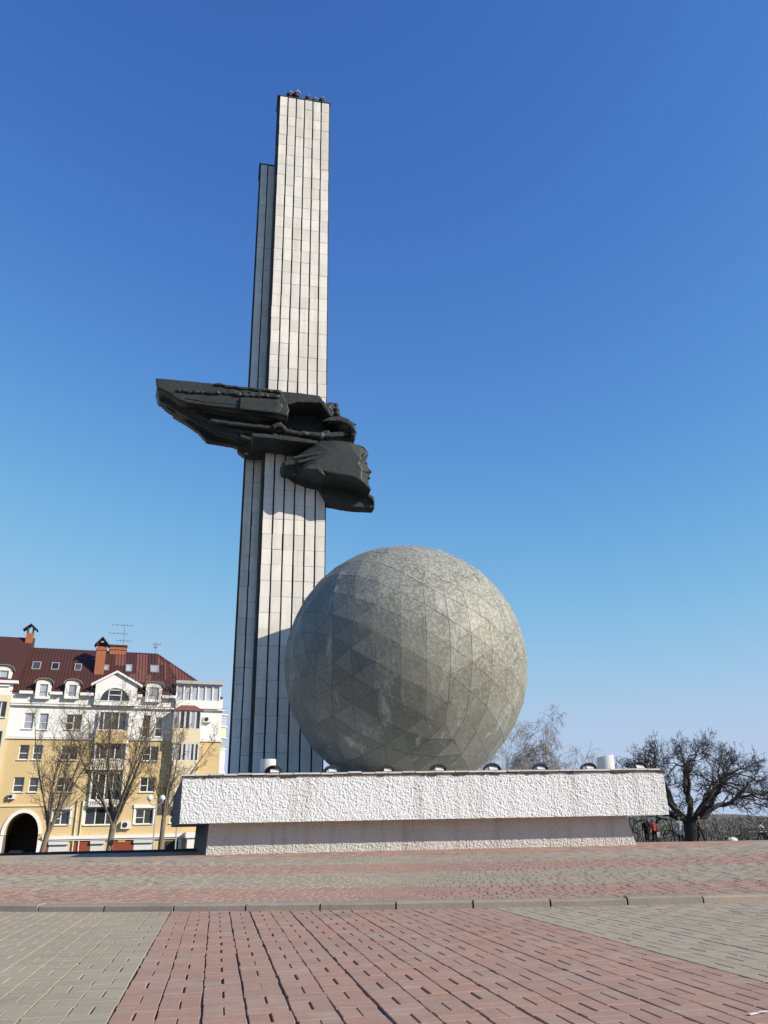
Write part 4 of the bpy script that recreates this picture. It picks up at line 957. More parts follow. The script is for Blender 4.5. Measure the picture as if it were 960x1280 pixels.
# dormers with segmental heads
def dormer(px0, py0, px1, py1, gm, fm='frame'):
    w = 0.42; r = rect(px0, py0, px1, py1, w); b = 0.30; u0, u1 = r[0] - b, r[1] + b; z0, z1 = r[2] - 0.2, r[3] + 0.12; um = (u0 + u1) / 2; hw = (u1 - u0) / 2
    p = MB()
    for (a_, b_, c_2, d_2) in ((u0, r[0], z0, z1), (r[1], u1, z0, z1), (r[0], r[1], z0, r[2]), (r[0], r[1], r[3], z1)): bbox(p, a_, b_, w - 0.5, w, c_2, d_2)
    arc = [(um + hw * math.cos(t), z1 + 0.38 * math.sin(t)) for t in np.linspace(0, math.pi, 11)]
    p.loft([[BP(x, ww, z) for x, z in arc] for ww in (w - 4.0, w)]); p.loft([[BP(x, ww, z) for x, z in ((u0, z0), (u0, z1), (u0 + .1, z1), (u0 + .1, z0))] for ww in (w - 4.0, w - .5)]); p.loft([[BP(x, ww, z) for x, z in ((u1, z0), (u1, z1), (u1 - .1, z1), (u1 - .1, z0))] for ww in (w - 4.0, w - .5)])
    d = obj('dormer', p, M['bwhite'], house)
    p = MB(); A = np.linspace(-0.12, math.pi + 0.12, 13)
    p.loft([[BP(um + (hw + e1_) * math.cos(t), ww, z1 + (0.38 + e2_) * math.sin(t)) for t in A] + [BP(um + (hw + e1_ + .07) * math.cos(t), ww, z1 + (0.38 + e2_ + .07) * math.sin(t)) for t in A[::-1]] for ww, e1_, e2_ in ((w - 4.0, .12, .02), (w + 0.22, .12, .02))]); obj('dormer_roof', p, mat('dormer_zinc', (0.33, 0.25, 0.19), 0.5, n1=(2, .3, (.25, .19, .15))) if 'dormer_zinc' not in bpy.data.materials else bpy.data.materials['dormer_zinc'], d)
    fr = MB(); q = 0.07
    for (a_, b_, c_2, d_2) in ((r[0], r[0] + q, r[2], r[3]), (r[1] - q, r[1], r[2], r[3]), (r[0] + q, r[1] - q, r[2], r[2] + q), (r[0] + q, r[1] - q, r[3] - q, r[3])): bbox(fr, a_ + .002, b_ - .002, w - .2, w - .08, c_2, d_2)
    f_ = obj('window', fr, M[fm], d)
    return d
def dwin(d, px0, py0, px1, py1, gm):
    w = 0.42; r = rect(px0, py0, px1, py1, w); p = MB(); p.quad(BP(r[0], w - .15, r[2]), BP(r[1], w - .15, r[2]), BP(r[1], w - .15, r[3]), BP(r[0], w - .15, r[3])); obj('pane', p, M[gm], d)
for R4, gm in (((48.5, 855, 59.5, 871), 'glassl'), ((85, 856, 95.5, 871), 'glassl'), ((186, 859, 198.5, 875), 'glassl')):
    d = dormer(*R4, gm); dwin(d, *R4, gm)
# eaves blocks between the dormers
for (x0, x1, y) in ((24, 41, 866), (62, 78, 867), (100, 117, 868), (167, 178, 869), (203, 220, 871)):
    r = rect(x0, y - 1.6, x1, y + 1.6, 0.5); p = MB(); bbox(p, r[0], r[1], -0.05, 0.55, zEv - 0.22, zEv + 0.06); obj('eaves', p, M['bwhite'], house)
# gable with half-round window
w = 0.55; pk = FU(146.5, 841.5, w); g0 = FU(116, 857, w); g1_ = FU(176, 859, w); zb = zCor + 0.1; zg_ = (g0[1] + g1_[1]) / 2
aw = rect(126, 860, 162, 876, w); wc = (aw[0] + aw[1]) / 2; wr = (aw[1] - aw[0]) / 2; wz = aw[2]; wh = aw[3] - aw[2]
N_ = 24; inner_ = [(wc + wr * math.cos(t), wz + wh * math.sin(t)) for t in np.linspace(0, math.pi, N_ + 1)]
def outer_at(x):
    t = (x - g0[0]) / (g1_[0] - g0[0]); um_ = (pk[0] - g0[0]) / (g1_[0] - g0[0])
    return zg_ + (pk[1] - zg_) * (t / um_ if t < um_ else (1 - t) / (1 - um_))
p = MB(); L0, L1 = g0[0] + 0.3, g1_[0] - 0.3
for k in range(N_):
    (xa, za), (xb, zb_) = inner_[k], inner_[k + 1]; p.quad(BP(xb, w, zb_), BP(xa, w, za), BP(xa, w, outer_at(xa)), BP(xb, w, outer_at(xb)))
    p.quad(BP(xa, w, za), BP(xb, w, zb_), BP(xb, w - .3, zb_), BP(xa, w - .3, za))
p.quad(BP(L0, w, wz), BP(inner_[-1][0], w, wz), BP(inner_[-1][0], w, outer_at(inner_[-1][0])), BP(L0, w, outer_at(L0)))
p.quad(BP(inner_[0][0], w, wz), BP(L1, w, wz), BP(L1, w, outer_at(L1)), BP(inner_[0][0], w, outer_at(inner_[0][0])))
p.quad(BP(L0, w, zb), BP(L1, w, zb), BP(L1, w, wz), BP(L0, w, wz))
p.quad(BP(L0, w, zb), BP(L0, w, outer_at(L0)), BP(L0, -4, outer_at(L0)), BP(L0, -4, zb)); p.quad(BP(L1, w, zb), BP(L1, -4, zb), BP(L1, -4, outer_at(L1)), BP(L1, w, outer_at(L1)))
gable = obj('gable', p, M['bwhite'], house)
p = MB()
for (xa, za, xb, zb_) in ((g0[0] - .15, zg_ - .06, pk[0], pk[1]), (pk[0], pk[1], g1_[0] + .15, zg_ - .06)):
    p.loft([[BP(xa, ww, za + .02 + hh), BP(xb, ww, zb_ + .02 + hh)] [::1] + [BP(xb, ww, zb_ + .24 + hh), BP(xa, ww, za + .24 + hh)] for ww, hh in ((-5.0, 0), (w + .28, 0))])
obj('gable_coping', p, M['bwhite'], gable)
p = MB(); p.add([BP(x, w - .2, z) for x, z in inner_], [tuple(range(N_ + 1))]); obj('pane', p, M['glass'], gable)
p = MB(); bbox(p, wc - .65, wc - .55, w - .2, w - .1, wz, wz + wh * .85); bbox(p, wc + .55, wc + .65, w - .2, w - .1, wz, wz + wh * .85); bbox(p, wc - .54, wc + .54, w - .2, w - .1, wz + wh * .42, wz + wh * .42 + .08); bbox(p, wc - .54, wc + .54, w - .2, w - .1, wz + wh * .82, wz + wh * .82 + .08); bbox(p, wc - wr, wc + wr, w - .2, w + .05, wz - .08, wz)
obj('window_bars', p, M['frame'], gable)
# glazed terrace room at the right end
r = rect(221, 855.5, 275, 878, 0.5); p = MB()
bbox(p, r[0], r[1], -3, 0.45, zCor + .05, r[2] + .1); rm = obj('terrace_parapet', p, M['bwhite'], house)
p = MB(); bbox(p, r[0] + .05, r[1] - .05, -3, 0.3, r[2] + .1, r[3] - .02); obj('terrace_glass', p, M['glassl'], rm)
p = MB(); bbox(p, r[0] - .15, r[1] + .25, -3.3, 0.75, r[3], r[3] + .32); obj('terrace_roof', p, mat('grey_fascia', (.42, .41, .40), .6, n1=(1, .3, (.36, .35, .34))), rm)
n_p = 6
for k in range(n_p + 1):
    x = r[0] + (r[1] - r[0]) * k / n_p; p = MB(); bbox(p, x - .07, x + .07, 0.3, 0.42, r[2] + .1, r[3] - .003); obj('mullion', p, M['frame'], rm)
p = MB(); bbox(p, r[0], r[1], .3, .44, r[2] + .1, r[2] + .22); bbox(p, r[0], r[1], .3, .44, r[3] - .14, r[3] - .004); obj('transom', p, M['frame'], rm)
# chimneys
def chimney(px0, py0, px1, py1, wback, cap, dep=0.9):
    r = rect(px0, py0, px1, py1, wback); p = MB(); z0 = r[2] - 1.2
    bbox(p, r[0], r[1], wback - dep, wback, z0, r[3]); o = obj('chimney', p, M['chim'], roof)
    p = MB(); bbox(p, r[0] - .08, r[1] + .08, wback - dep - .08, wback + .08, r[3] - .38, r[3] - .2); obj('brick_band', p, M['chim'], o)
    um_ = (r[0] + r[1]) / 2; p = MB()
    if cap == 'hood':
        bbox(p, r[0] - .02, r[0] + .12, wback - dep + .02, wback - .02, r[3], r[3] + .5); bbox(p, r[1] - .12, r[1] + .02, wback - dep + .02, wback - .02, r[3], r[3] + .5)
        zz = r[3] + .5; hw = (r[1] - r[0]) / 2 + .28
        p.loft([[BP(um_ - hw, ww, zz - .35), BP(um_, ww, zz + .55), BP(um_ + hw, ww, zz - .35), BP(um_ + hw - .12, ww, zz - .38), BP(um_, ww, zz + .4), BP(um_ - hw + .12, ww, zz - .38)] for ww in (wback - dep - .3, wback + .3)])
        bbox(p, r[0], r[1], wback - dep + .3, wback - .3, r[3] + .05, zz)
    else:
        bbox(p, r[0] - .12, r[1] + .12, wback - dep - .12, wback + .12, r[3] + .003, r[3] + .16)
    obj('chimney_cap', p, M['roof'], o)
chimney(119, 808, 131, 849, -2.2, 'hood'); chimney(137, 808, 157.5, 820, RW + 0.4, 'flat', 1.0)
# antennas
M['wire'] = mat('aerial_metal', (0.20, 0.20, 0.21), 0.5, metal=0.6, n1=(3, .3, (.12, .12, .13)))
def aerial(px, py0, py1, arms, label):
    a_ = on_plane(px, py1, B0 + BN * RW, BN); b_ = on_plane(px + 1, py0, B0 + BN * RW, BN)
    t = thing('roof_aerial', label, 'aerial', a_); p = MB(); p.tube([a_ - np.array((0, 0, .4)), b_], 0.035, 6); obj('mast', p, M['wire'], t)
    for (f, l, r_) in arms:
        c = a_ + (b_ - a_) * f; p = MB(); p.tube([c - BT * l, c + BT * r_], 0.022, 5)
        for k in range(5):
            q = c - BT * l + BT * (l + r_) * k / 4; p.tube([q - BN * .3 + np.array((0, 0, -.05)), q + BN * .3 + np.array((0, 0, .05))], 0.014, 4)
        obj('arm', p, M['wire'], t)
aerial(155, 781, 806, ((.97, 1.3, .8), (.55, 1.6, .3), (.2, .8, .8)), 'branched television aerial on the roof ridge beside the wide chimney')
aerial(194, 803, 818, ((.85, .3, .5), (.6, .2, .2)), 'small thin aerial at the hip end of the maroon roof')
# left section of the terrace, a little higher
uW = uA - 0.02; uW0 = uW - 9
zE2 = FU(5, 851)[1]; zY2 = FU(5, 869)[1]
Ww = [(rect(-6, 877, 8, 897), 2, 'frame', 'glass'), (rect(-14, 914, 2, 936), 2, 'frame', 'glass')]
wall('upper_wall', uW0, uW, zY2, zE2, [], M['bwhite'], w=0.25)
wall('cream_wall', uW0, uW, BB, zY2, [w_[0] for w_ in Ww], M['bcream'], w=0.25)
p = MB(); p.quad(BP(uW, .25, BB), BP(uW, -8, BB), BP(uW, -8, zE2), BP(uW, .25, zE2)); obj('side_wall', p, M['bwhite'], house)
for (r, nm, fm, gm) in Ww: window(r, nm, True, fm, gm, 0.25)
zR2 = FU(20, 796.5, RW)[1]
p = MB(); u_e = FU(24, 850)[0]
p.add([BP(uW0, .6, zE2), BP(u_e, .6, zE2), FU and BP(FU(44, 797, RW)[0], RW, zR2), BP(uW0, RW, zR2), BP(u_e, DBk, zE2), BP(FU(44, 797, RW)[0], RW - .3, zR2)], [(0, 1, 2, 3), (1, 4, 5, 2)]); roof2 = obj('roof', p, M['roof'], house)
p = MB(); bbox(p, uW0, u_e, 0.0, .62, zE2 - .3, zE2 - .02); obj('eaves', p, M['bwhite'], house)
r = rect(31.5, 791, 40.5, 812, RW + .8); p = MB(); bbox(p, r[0], r[1], RW, RW + .8, r[2] - 1, r[3]); o = obj('chimney', p, M['chim'], roof2)
p = MB(); um_ = (r[0] + r[1]) / 2; hw = .75; zz = r[3] + .55
bbox(p, r[0] + .02, r[0] + .15, RW, RW + .8, r[3], zz); bbox(p, r[1] - .15, r[1] - .02, RW, RW + .8, r[3], zz)
p.loft([[BP(um_ - hw, ww, zz - .2), BP(um_, ww, zz + .45), BP(um_ + hw, ww, zz - .2), BP(um_ + hw - .1, ww, zz - .24), BP(um_, ww, zz + .33), BP(um_ - hw + .1, ww, zz - .24)] for ww in (RW - .2, RW + 1.0)]); obj('chimney_cap', p, M['roof'], o)
# dormer of the left section
R4 = (-2, 838, 10, 855); d = dormer(*R4, 'glassl'); dwin(d, *R4, 'glassl')
# back and side of the block
p = MB(); p.quad(BP(uE, 0, BB), BP(uE, -11, BB), BP(uE, -11, zEave), BP(uE, 0, zEave)); p.quad(BP(uW0, -11, BB), BP(uE, -11, BB), BP(uE, -11, zEave), BP(uW0, -11, zEave)); p.quad(BP(uW0, .25, BB), BP(uW0, -11, BB), BP(uW0, -11, zE2), BP(uW0, .25, zE2)); obj('back_wall', p, M['byellow'], house)
p = MB(); p.quad(BP(uA, -.25, BB), BP(uE, -.25, BB), BP(uE, -.25, zEave), BP(uA, -.25, zEave)); 
# air conditioners and drainpipes
M['acw'] = mat('air_conditioner_white', (0.7, 0.69, 0.67), .5, n1=(3, .2, (.6, .59, .57)))
def aircon(px0, py0, px1, py1, w, label):
    r = rect(px0, py0, px1, py1, w); t = thing('air_conditioner', label, 'air conditioner', BP((r[0] + r[1]) / 2, w, r[2]), 'air conditioners on the facade')
    p = MB(); bbox(p, r[0], r[1], w + .02, w + .4, r[2], r[3]); obj('casing', p, M['acw'], t)
    p = MB(); um_ = (r[0] + r[1]) / 2 - .1; zm = (r[2] + r[3]) / 2; q = (r[3] - r[2]) * .36
    p.loft([[BP(um_ + q * math.cos(t_), ww, zm + q * math.sin(t_)) for t_ in np.linspace(0, 2 * math.pi, 18, endpoint=False)] for ww in (w + .39, w + .42)]); obj('fan_grille', p, M['black'], t)
    p = MB(); bbox(p, r[0] + .05, r[0] + .1, w, w + .4, r[2] - .06, r[2] - .005); bbox(p, r[1] - .1, r[1] - .05, w, w + .4, r[2] - .06, r[2] - .005); obj('bracket', p, M['black'], t)
aircon(11, 992.5, 19, 999, 0, 'white air conditioner on the wall above the archway'); aircon(151, 1026.5, 163, 1036, 0, 'white air conditioner above the red shop front'); aircon(254, 896, 263, 903.5, 0, 'white air conditioner on the white wall beside the glazed bay')
for px in (94, 101):
    ua = FU(px, 1030)[0]; p = MB(); zt = FU(px, 1000)[1]; p.tube([BP(ua, .12, BB), BP(ua, .12, zt)], .07, 8); obj('drainpipe', p, M['bcream'], house)
#@@PART3
# ------------------------------------------------------------------ trees
M['bark_oak'] = mat('dark_oak_bark', (0.050, 0.042, 0.035), 0.95, n1=(1.5, 0.6, (0.075, 0.064, 0.054)), bump=(10, 0.6, 0.04))
M['twig_oak'] = mat('dark_oak_twig', (0.060, 0.050, 0.042), 0.95, n1=(1.0, 0.5, (0.085, 0.07, 0.058)))
M['bark_lin'] = mat('grey_brown_bark', (0.21, 0.17, 0.13), 0.95, n1=(1.5, 0.6, (0.14, 0.11, 0.085)), bump=(9, 0.6, 0.04))
M['twig_lin'] = mat('brown_twig', (0.16, 0.12, 0.075), 0.9, n1=(0.8, 0.6, (0.22, 0.175, 0.10)))
M['bark_bir'] = mat('pale_birch_bark', (0.42, 0.39, 0.36), 0.9, n1=(1.2, 0.5, (0.2, 0.18, 0.165)), n2=(5, 0.5, (0.06, 0.055, 0.05), 0.55, 0.62))
M['twig_bir'] = mat('birch_twig', (0.30, 0.275, 0.26), 0.9, n1=(0.6, 0.6, (0.38, 0.355, 0.335)))
class Grower:
    def __init__(s, seed): s.r = random.Random(seed); s.thick = MB(); s.thin = MB(); s.n = 0
    def vec(s, a=1.0): return Vector((s.r.gauss(0, a), s.r.gauss(0, a), s.r.gauss(0, a)))
    def line(s, p, d, L, segs, wander, trop):
        pts = [p.copy()]; d = d.normalized()
        for k in range(segs):
            d = (d + s.vec(wander) + trop * (1.0 / segs)).normalized(); p = p + d * (L / segs); pts.append(p.copy())
        return pts
    def branch(s, p, d, L, r, lev, P):
        q = P[lev]; pts = s.line(p, d, L, q['segs'], q['wander'], Vector(q['trop'])); m = len(pts); tip = max(q.get('tip', 0.25) * r, P['rmin'] * 0.8)
        rad = [r + (tip - r) * (k / (m - 1)) ** 0.8 for k in range(m)]
        (s.thick if r > P['split'] else s.thin).tube(pts, rad, 8 if r > 0.2 else (6 if r > 0.06 else 3), cap=False); s.n += 1
        if lev + 1 not in P: return
        c = P[lev + 1]; n = s.r.randint(*c['num'])
        for k in range(n):
            t = c['from'] + (1 - c['from']) * ((k + s.r.random()) / n); x = t * (m - 1); i = min(int(x), m - 2); f = x - i
            pp = pts[i].lerp(pts[i + 1], f); dd = (pts[i + 1] - pts[i]).normalized()
            side = dd.cross(s.vec()); side = side.normalized() if side.length > 1e-6 else dd.orthogonal()
            a_ = R_(s.r.uniform(*c['ang'])); nd = dd * math.cos(a_) + side * math.sin(a_)
            LL = L * s.r.uniform(*c['len']) * (1.0 - c.get('shrink', 0.35) * t)
            rr = max(rad[i] * s.r.uniform(*c['rad']), P['rmin'])
            s.branch(pp, nd, LL, rr, lev + 1, P)
def finish_tree(name, label, g, base, mt, mw, group=None):
    t = thing(name, label, 'tree', base, group); obj('trunk', g.thick, M[mt], t, smooth=True); obj('crown', g.thin, M[mw], t); return t
# broad bare oak by the benches
OY = 62.0; ob = Vector(on_y(868, 1054, OY)); ob.z = terrain(ob.x, ob.y) - 0.1
g = Grower(12)
P = {'rmin': 0.016, 'split': 0.10,
     1: dict(segs=9, wander=0.15, trop=(0, 0, 0.25), tip=0.22),
     2: dict(segs=7, wander=0.19, trop=(0, 0, 0.30), num=(5, 7), ang=(28, 62), len=(0.42, 0.66), rad=(0.42, 0.60), **{'from': 0.28}, tip=0.25),
     3: dict(segs=5, wander=0.22, trop=(0, 0, 0.22), num=(6, 7), ang=(28, 65), len=(0.38, 0.60), rad=(0.40, 0.58), **{'from': 0.22}, tip=0.3),
     4: dict(segs=4, wander=0.25, trop=(0, 0, 0.2), num=(5, 6), ang=(25, 65), len=(0.38, 0.62), rad=(0.45, 0.6), **{'from': 0.2}, tip=0.5),
     5: dict(segs=2, wander=0.25, trop=(0, 0, 0.1), num=(2, 4), ang=(25, 60), len=(0.4, 0.65), rad=(0.5, 0.7), **{'from': 0.25}, tip=0.6)}
top = ob + Vector((-0.05, 0, 1.6)); g.thick.tube([ob + Vector((0, 0, -0.3)), ob + Vector((0, 0, 0.1)), ob + Vector((-0.03, 0, 0.8)), top, top + Vector((0, 0, 0.4))], [0.95, 0.72, 0.54, 0.55, 0.36], 14)
OC = ob + Vector((0.1, 0, 2.6)); AXE = Vector((6.9, 5.2, 4.85))
def dome(az, el, k): return OC + Vector((AXE.x * math.cos(el) * math.cos(az), AXE.y * math.cos(el) * math.sin(az), AXE.z * math.sin(el))) * k
def limb_to(p, d0, q, r, rt, segs, wob):
    """gnarled limb leaving along d0 and ending at q"""
    L = (q - p).length; m1 = p + d0.normalized() * L * .4; m2 = q + Vector((0, 0, -.12 * L)); pts = []
    for k in range(segs + 1):
        t = k / segs; w_ = wob * L * math.sin(math.pi * t)
        pts.append(p * (1 - t) ** 3 + m1 * 3 * t * (1 - t) ** 2 + m2 * 3 * t * t * (1 - t) + q * t ** 3 + Vector((g.r.gauss(0, w_), g.r.gauss(0, w_), g.r.gauss(0, w_))))
    rad = [r + (rt - r) * (k / segs) ** .8 for k in range(segs + 1)]
    (g.thick if r > .1 else g.thin).tube(pts, rad, 8 if r > .12 else 5, cap=False); return pts, rad
TW = {'rmin': 0.0115, 'split': 0.10,
      1: dict(segs=5, wander=0.20, trop=(0, 0, 0.18), tip=0.35),
      2: dict(segs=4, wander=0.24, trop=(0, 0, 0.18), num=(4, 6), ang=(28, 68), len=(0.42, 0.72), rad=(0.5, 0.65), **{'from': 0.12}, tip=0.5, shrink=.25),
      3: dict(segs=3, wander=0.26, trop=(0, 0, 0.1), num=(3, 5), ang=(25, 65), len=(0.4, 0.7), rad=(0.55, 0.75), **{'from': 0.15}, tip=0.6)}
prim = []
for k in range(10):
    az = 2 * math.pi * (k * .382 + .05); el = R_((12, 60, 30, 78, 20, 48, 8, 65, 35, 52)[k]); q = dome(az, el, .62)
    d0 = Vector((math.cos(az) * math.cos(el), math.sin(az) * math.cos(el), .45 + math.sin(el) * .6))
    prim.append(limb_to(top + Vector((.25 * math.cos(az), .25 * math.sin(az), g.r.uniform(-.25, .2))), d0, q, .27 * g.r.uniform(.75, 1.05), .10, 9, .035))
def twigs(pts, rad, n, L, f0):
    m = len(pts)
    for k in range(n):
        t = f0 + (1 - f0) * (k + g.r.random()) / n; x = min(t * (m - 1), m - 1.001); i = int(x); pp = pts[i].lerp(pts[i + 1], x - i); dd = (pts[i + 1] - pts[i]).normalized()
        side = dd.cross(g.vec()).normalized(); a_ = R_(g.r.uniform(25, 65)); out_ = (pp - OC); out_ = out_.normalized() * .35
        g.branch(pp, dd * math.cos(a_) + side * math.sin(a_) + out_, L * g.r.uniform(.7, 1.2), max(rad[i] * .5, .020), 1, TW)
NS = 62
for k in range(NS):
    el = math.asin(min(.999, -.10 + 1.08 * (k + .5) / NS)); az = 2 * math.pi * (k * .618034); q = dome(az, el, g.r.uniform(.80, .97))
    best = min(prim, key=lambda pr: min((p_ - q).length for p_ in pr[0][4:])); i = min(range(3, len(best[0]) - 1), key=lambda j: (best[0][j] - q).length + .35 * (len(best[0]) - j))
    d0 = (best[0][i + 1] - best[0][i]).normalized() + (q - best[0][i]).normalized()
    pts, rad = limb_to(best[0][i], d0, q, max(.05, best[1][i] * .55), .026, 7, .05); twigs(pts, rad, 6, 1.15, .3); twigs(pts[-2:], rad[-2:], 3, .9, 0)
for pts, rad in prim: twigs(pts, rad, 5, 1.3, .4)
finish_tree('oak_tree', 'broad bare dark oak with a thick trunk behind the pedestal end', g, ob, 'bark_oak', 'twig_oak')
# three street trees before the apartment building
def street_tree(px, py, Y, H, seed, label, lean, spread, nl, lens=1.0, clear=0.22):
    b = Vector(on_y(px, py, Y)); b.z = terrain(b.x, b.y) - 0.1; H = H + (on_y(px, py, Y)[2] - b.z)
    g = Grower(seed)
    P = {'rmin': 0.010, 'split': 0.04,
         1: dict(segs=8, wander=0.07, trop=(0, 0, 0.40), tip=0.2),
         2: dict(segs=5, wander=0.11, trop=(0, 0, 0.65), num=(8, 10), ang=(24, 55), len=(0.24, 0.46), rad=(0.35, 0.5), **{'from': 0.08}, tip=0.3, shrink=0.2),
         3: dict(segs=4, wander=0.16, trop=(0, 0, 0.3), num=(6, 8), ang=(25, 60), len=(0.30, 0.52), rad=(0.4, 0.6), **{'from': 0.1}, tip=0.5),
         4: dict(segs=2, wander=0.2, trop=(0, 0, 0.1), num=(4, 7), ang=(25, 60), len=(0.4, 0.65), rad=(0.5, 0.7), **{'from': 0.1}, tip=0.6)}
    hc = H * clear; tp = b + Vector((lean * hc, 0, hc)); r0 = 0.0165 * H
    g.thick.tube([b, b + Vector((lean * hc * .2, 0, hc * .35)), b + Vector((lean * hc * .6, 0, hc * .7)), tp, tp + Vector((lean * .5, 0, .6))], [r0 * 1.25, r0, r0 * .92, r0 * .9, r0 * .5], 10)
    for k in range(nl):
        a_ = 2 * math.pi * (k + g.r.random() * .6) / nl; sp = spread * g.r.uniform(.5, 1.15)
        g.branch(tp + Vector((0, 0, g.r.uniform(-.5, .25))), Vector((lean + sp * math.cos(a_), sp * math.sin(a_), 1)), (H - hc) * g.r.uniform(.72, .98) * lens, r0 * g.r.uniform(.38, .58), 1, P)
    return finish_tree('street_tree', label, g, b, 'bark_lin', 'twig_lin', 'bare street trees before the apartment building')
street_tree(50, 1068, 64, 11.6, 31, 'bare street tree with leaning trunk beside the archway', 0.14, 0.42, 8)
street_tree(135, 1068, 66, 13.6, 32, 'bare spreading street tree before the red shop front', 0.05, 0.52, 10)
street_tree(200, 1067, 65, 10.6, 33, 'slim bare street tree beside the globe lamps', 0.02, 0.36, 6, clear=0.30)
# weeping birch beyond the pedestal
def birch(px, py, Y, H, seed, label, spread=1.0, dens=1.0):
    b = Vector(on_y(px, py, Y)); b.z = terrain(b.x, b.y) - 0.1; g = Grower(seed)
    P = {'rmin': 0.012, 'split': 0.045,
         1: dict(segs=9, wander=0.035, trop=(0, 0, 0.2), tip=0.12),
         2: dict(segs=7, wander=0.09, trop=(0, 0, -0.25), num=(int(24 * dens), int(28 * dens)), ang=(28, 55), len=(0.30 * spread, 0.50 * spread), rad=(0.22, 0.36), **{'from': 0.2}, tip=0.2, shrink=0.25),
         3: dict(segs=5, wander=0.10, trop=(0, 0, -1.0), num=(8, 10), ang=(30, 65), len=(0.30, 0.5), rad=(0.35, 0.5), **{'from': 0.2}, tip=0.5, shrink=0.2),
         4: dict(segs=4, wander=0.08, trop=(0, 0, -1.9), num=(5, 7), ang=(30, 75), len=(0.5, 0.9), rad=(0.5, 0.7), **{'from': 0.15}, tip=0.6, shrink=0.2)}
    g.branch(b, Vector((0.02, 0, 1)), H, 0.017 * H, 1, P)
    g.branch(b + Vector((0, 0, H * .3)), Vector((0.28, 0.1, 1)), H * .55, 0.010 * H, 1, P)
    g.branch(b + Vector((0, 0, H * .25)), Vector((-0.3, 0.1, 1)), H * .55, 0.010 * H, 1, P)
    return finish_tree('birch_tree', label, g, b, 'bark_bir', 'twig_bir', 'bare birches behind the pedestal')
birch(682, 1040, 74, 9.7, 51, 'pale weeping birch rising behind the pedestal and sphere')
birch(640, 1040, 82, 9.6, 52, 'lower birch half hidden behind the sphere', 1.1, .8)
birch(736, 1040, 86, 7.6, 53, 'small thin birch between the weeping birch and the oak', 1.2, .7)

# scrubby bank beyond the plaza
M['scrub'] = mat('grey_green_scrub', (0.17, 0.165, 0.138), 0.95, n1=(0.3, 0.6, (0.13, 0.135, 0.105)), n2=(1.4, 0.5, (0.20, 0.185, 0.155)))
rs = random.Random(77); V = []; Fc = []
for k in range(52000):
    y = rs.uniform(84, 112); x = rs.uniform(16, 66) * y / 95
    t = (y - 84) / 28
    hmax = 1.3 + 2.6 * t + 1.2 * noise.noise(Vector((x * .16, y * .16, 2.0))) + .6 * noise.noise(Vector((x * .7, y * .7, 5.0)))
    z0 = terrain(x, y); z = z0 + max(.1, hmax) * rs.random() ** .6
    a_ = rs.uniform(0, 6.28); s_ = rs.uniform(.02, .07); h = rs.uniform(.08, .3); lx, ly = rs.gauss(0, .12), rs.gauss(0, .12)
    o = len(V); V += [(x - s_ * math.cos(a_), y - s_ * math.sin(a_), z - h), (x + s_ * math.cos(a_), y + s_ * math.sin(a_), z - h), (x + lx, y + ly, z + h * .6)]; Fc.append((o, o + 1, o + 2))
mb = MB(); mb.v = V; mb.f = Fc; mb.m = [0] * len(Fc)
sc_ = stuff(obj('scrub_bank', mb, M['scrub'])); sc_['label'] = 'grey green scrub growing on the bank beyond the benches'; sc_['category'] = 'scrub'

# ------------------------------------------------------------------ street lamps
M['globe'] = mat('opal_lamp_globe', (0.80, 0.80, 0.79), 0.3, spec=0.5, n1=(3, .15, (.7, .7, .69)))
M['pole'] = mat('pale_painted_pole', (0.42, 0.41, 0.39), 0.6, n1=(2, .4, (.3, .29, .27)))
def lamp(pxb, globes, Y, label):
    b = on_y(pxb, 1060, Y); b[2] = terrain(b[0], b[1]); t = thing('street_lamp', label, 'street lamp', b, 'globe lamps by the street')
    G = [on_y(gx, gy, Y) for gx, gy in globes]; zt = min(q[2] for q in G) - .35
    p = MB(); p.tube([(b[0], b[1], b[2]), (b[0], b[1], b[2] + .5), (b[0], b[1], b[2] + .55), (b[0], b[1], zt)], [.11, .1, .055, .045], 10); obj('pole', p, M['pole'], t)
    for q in G:
        p = MB(); p.tube([(b[0], b[1], zt - .1), ((b[0] + q[0]) / 2, b[1], zt - .15), (q[0], q[1], zt), (q[0], q[1], zt + .12)], .03, 8); obj('arm', p, M['pole'], t)
        p = MB(); p.tube([(q[0], q[1], zt + .1), (q[0], q[1], zt + .2)], [.07, .10], 10); hol = obj('holder', p, M['pole'], t)
        p = MB(); p.ball(q, .21, 18, 12); obj('globe', p, M['globe'], t, smooth=True)
lamp(191, [(187.5, 997.5), (203, 997.5)], 62, 'street lamp with two white globes beside the slim tree')
lamp(219, [(220, 998)], 63.5, 'street lamp with a single white globe beside the pedestal end')

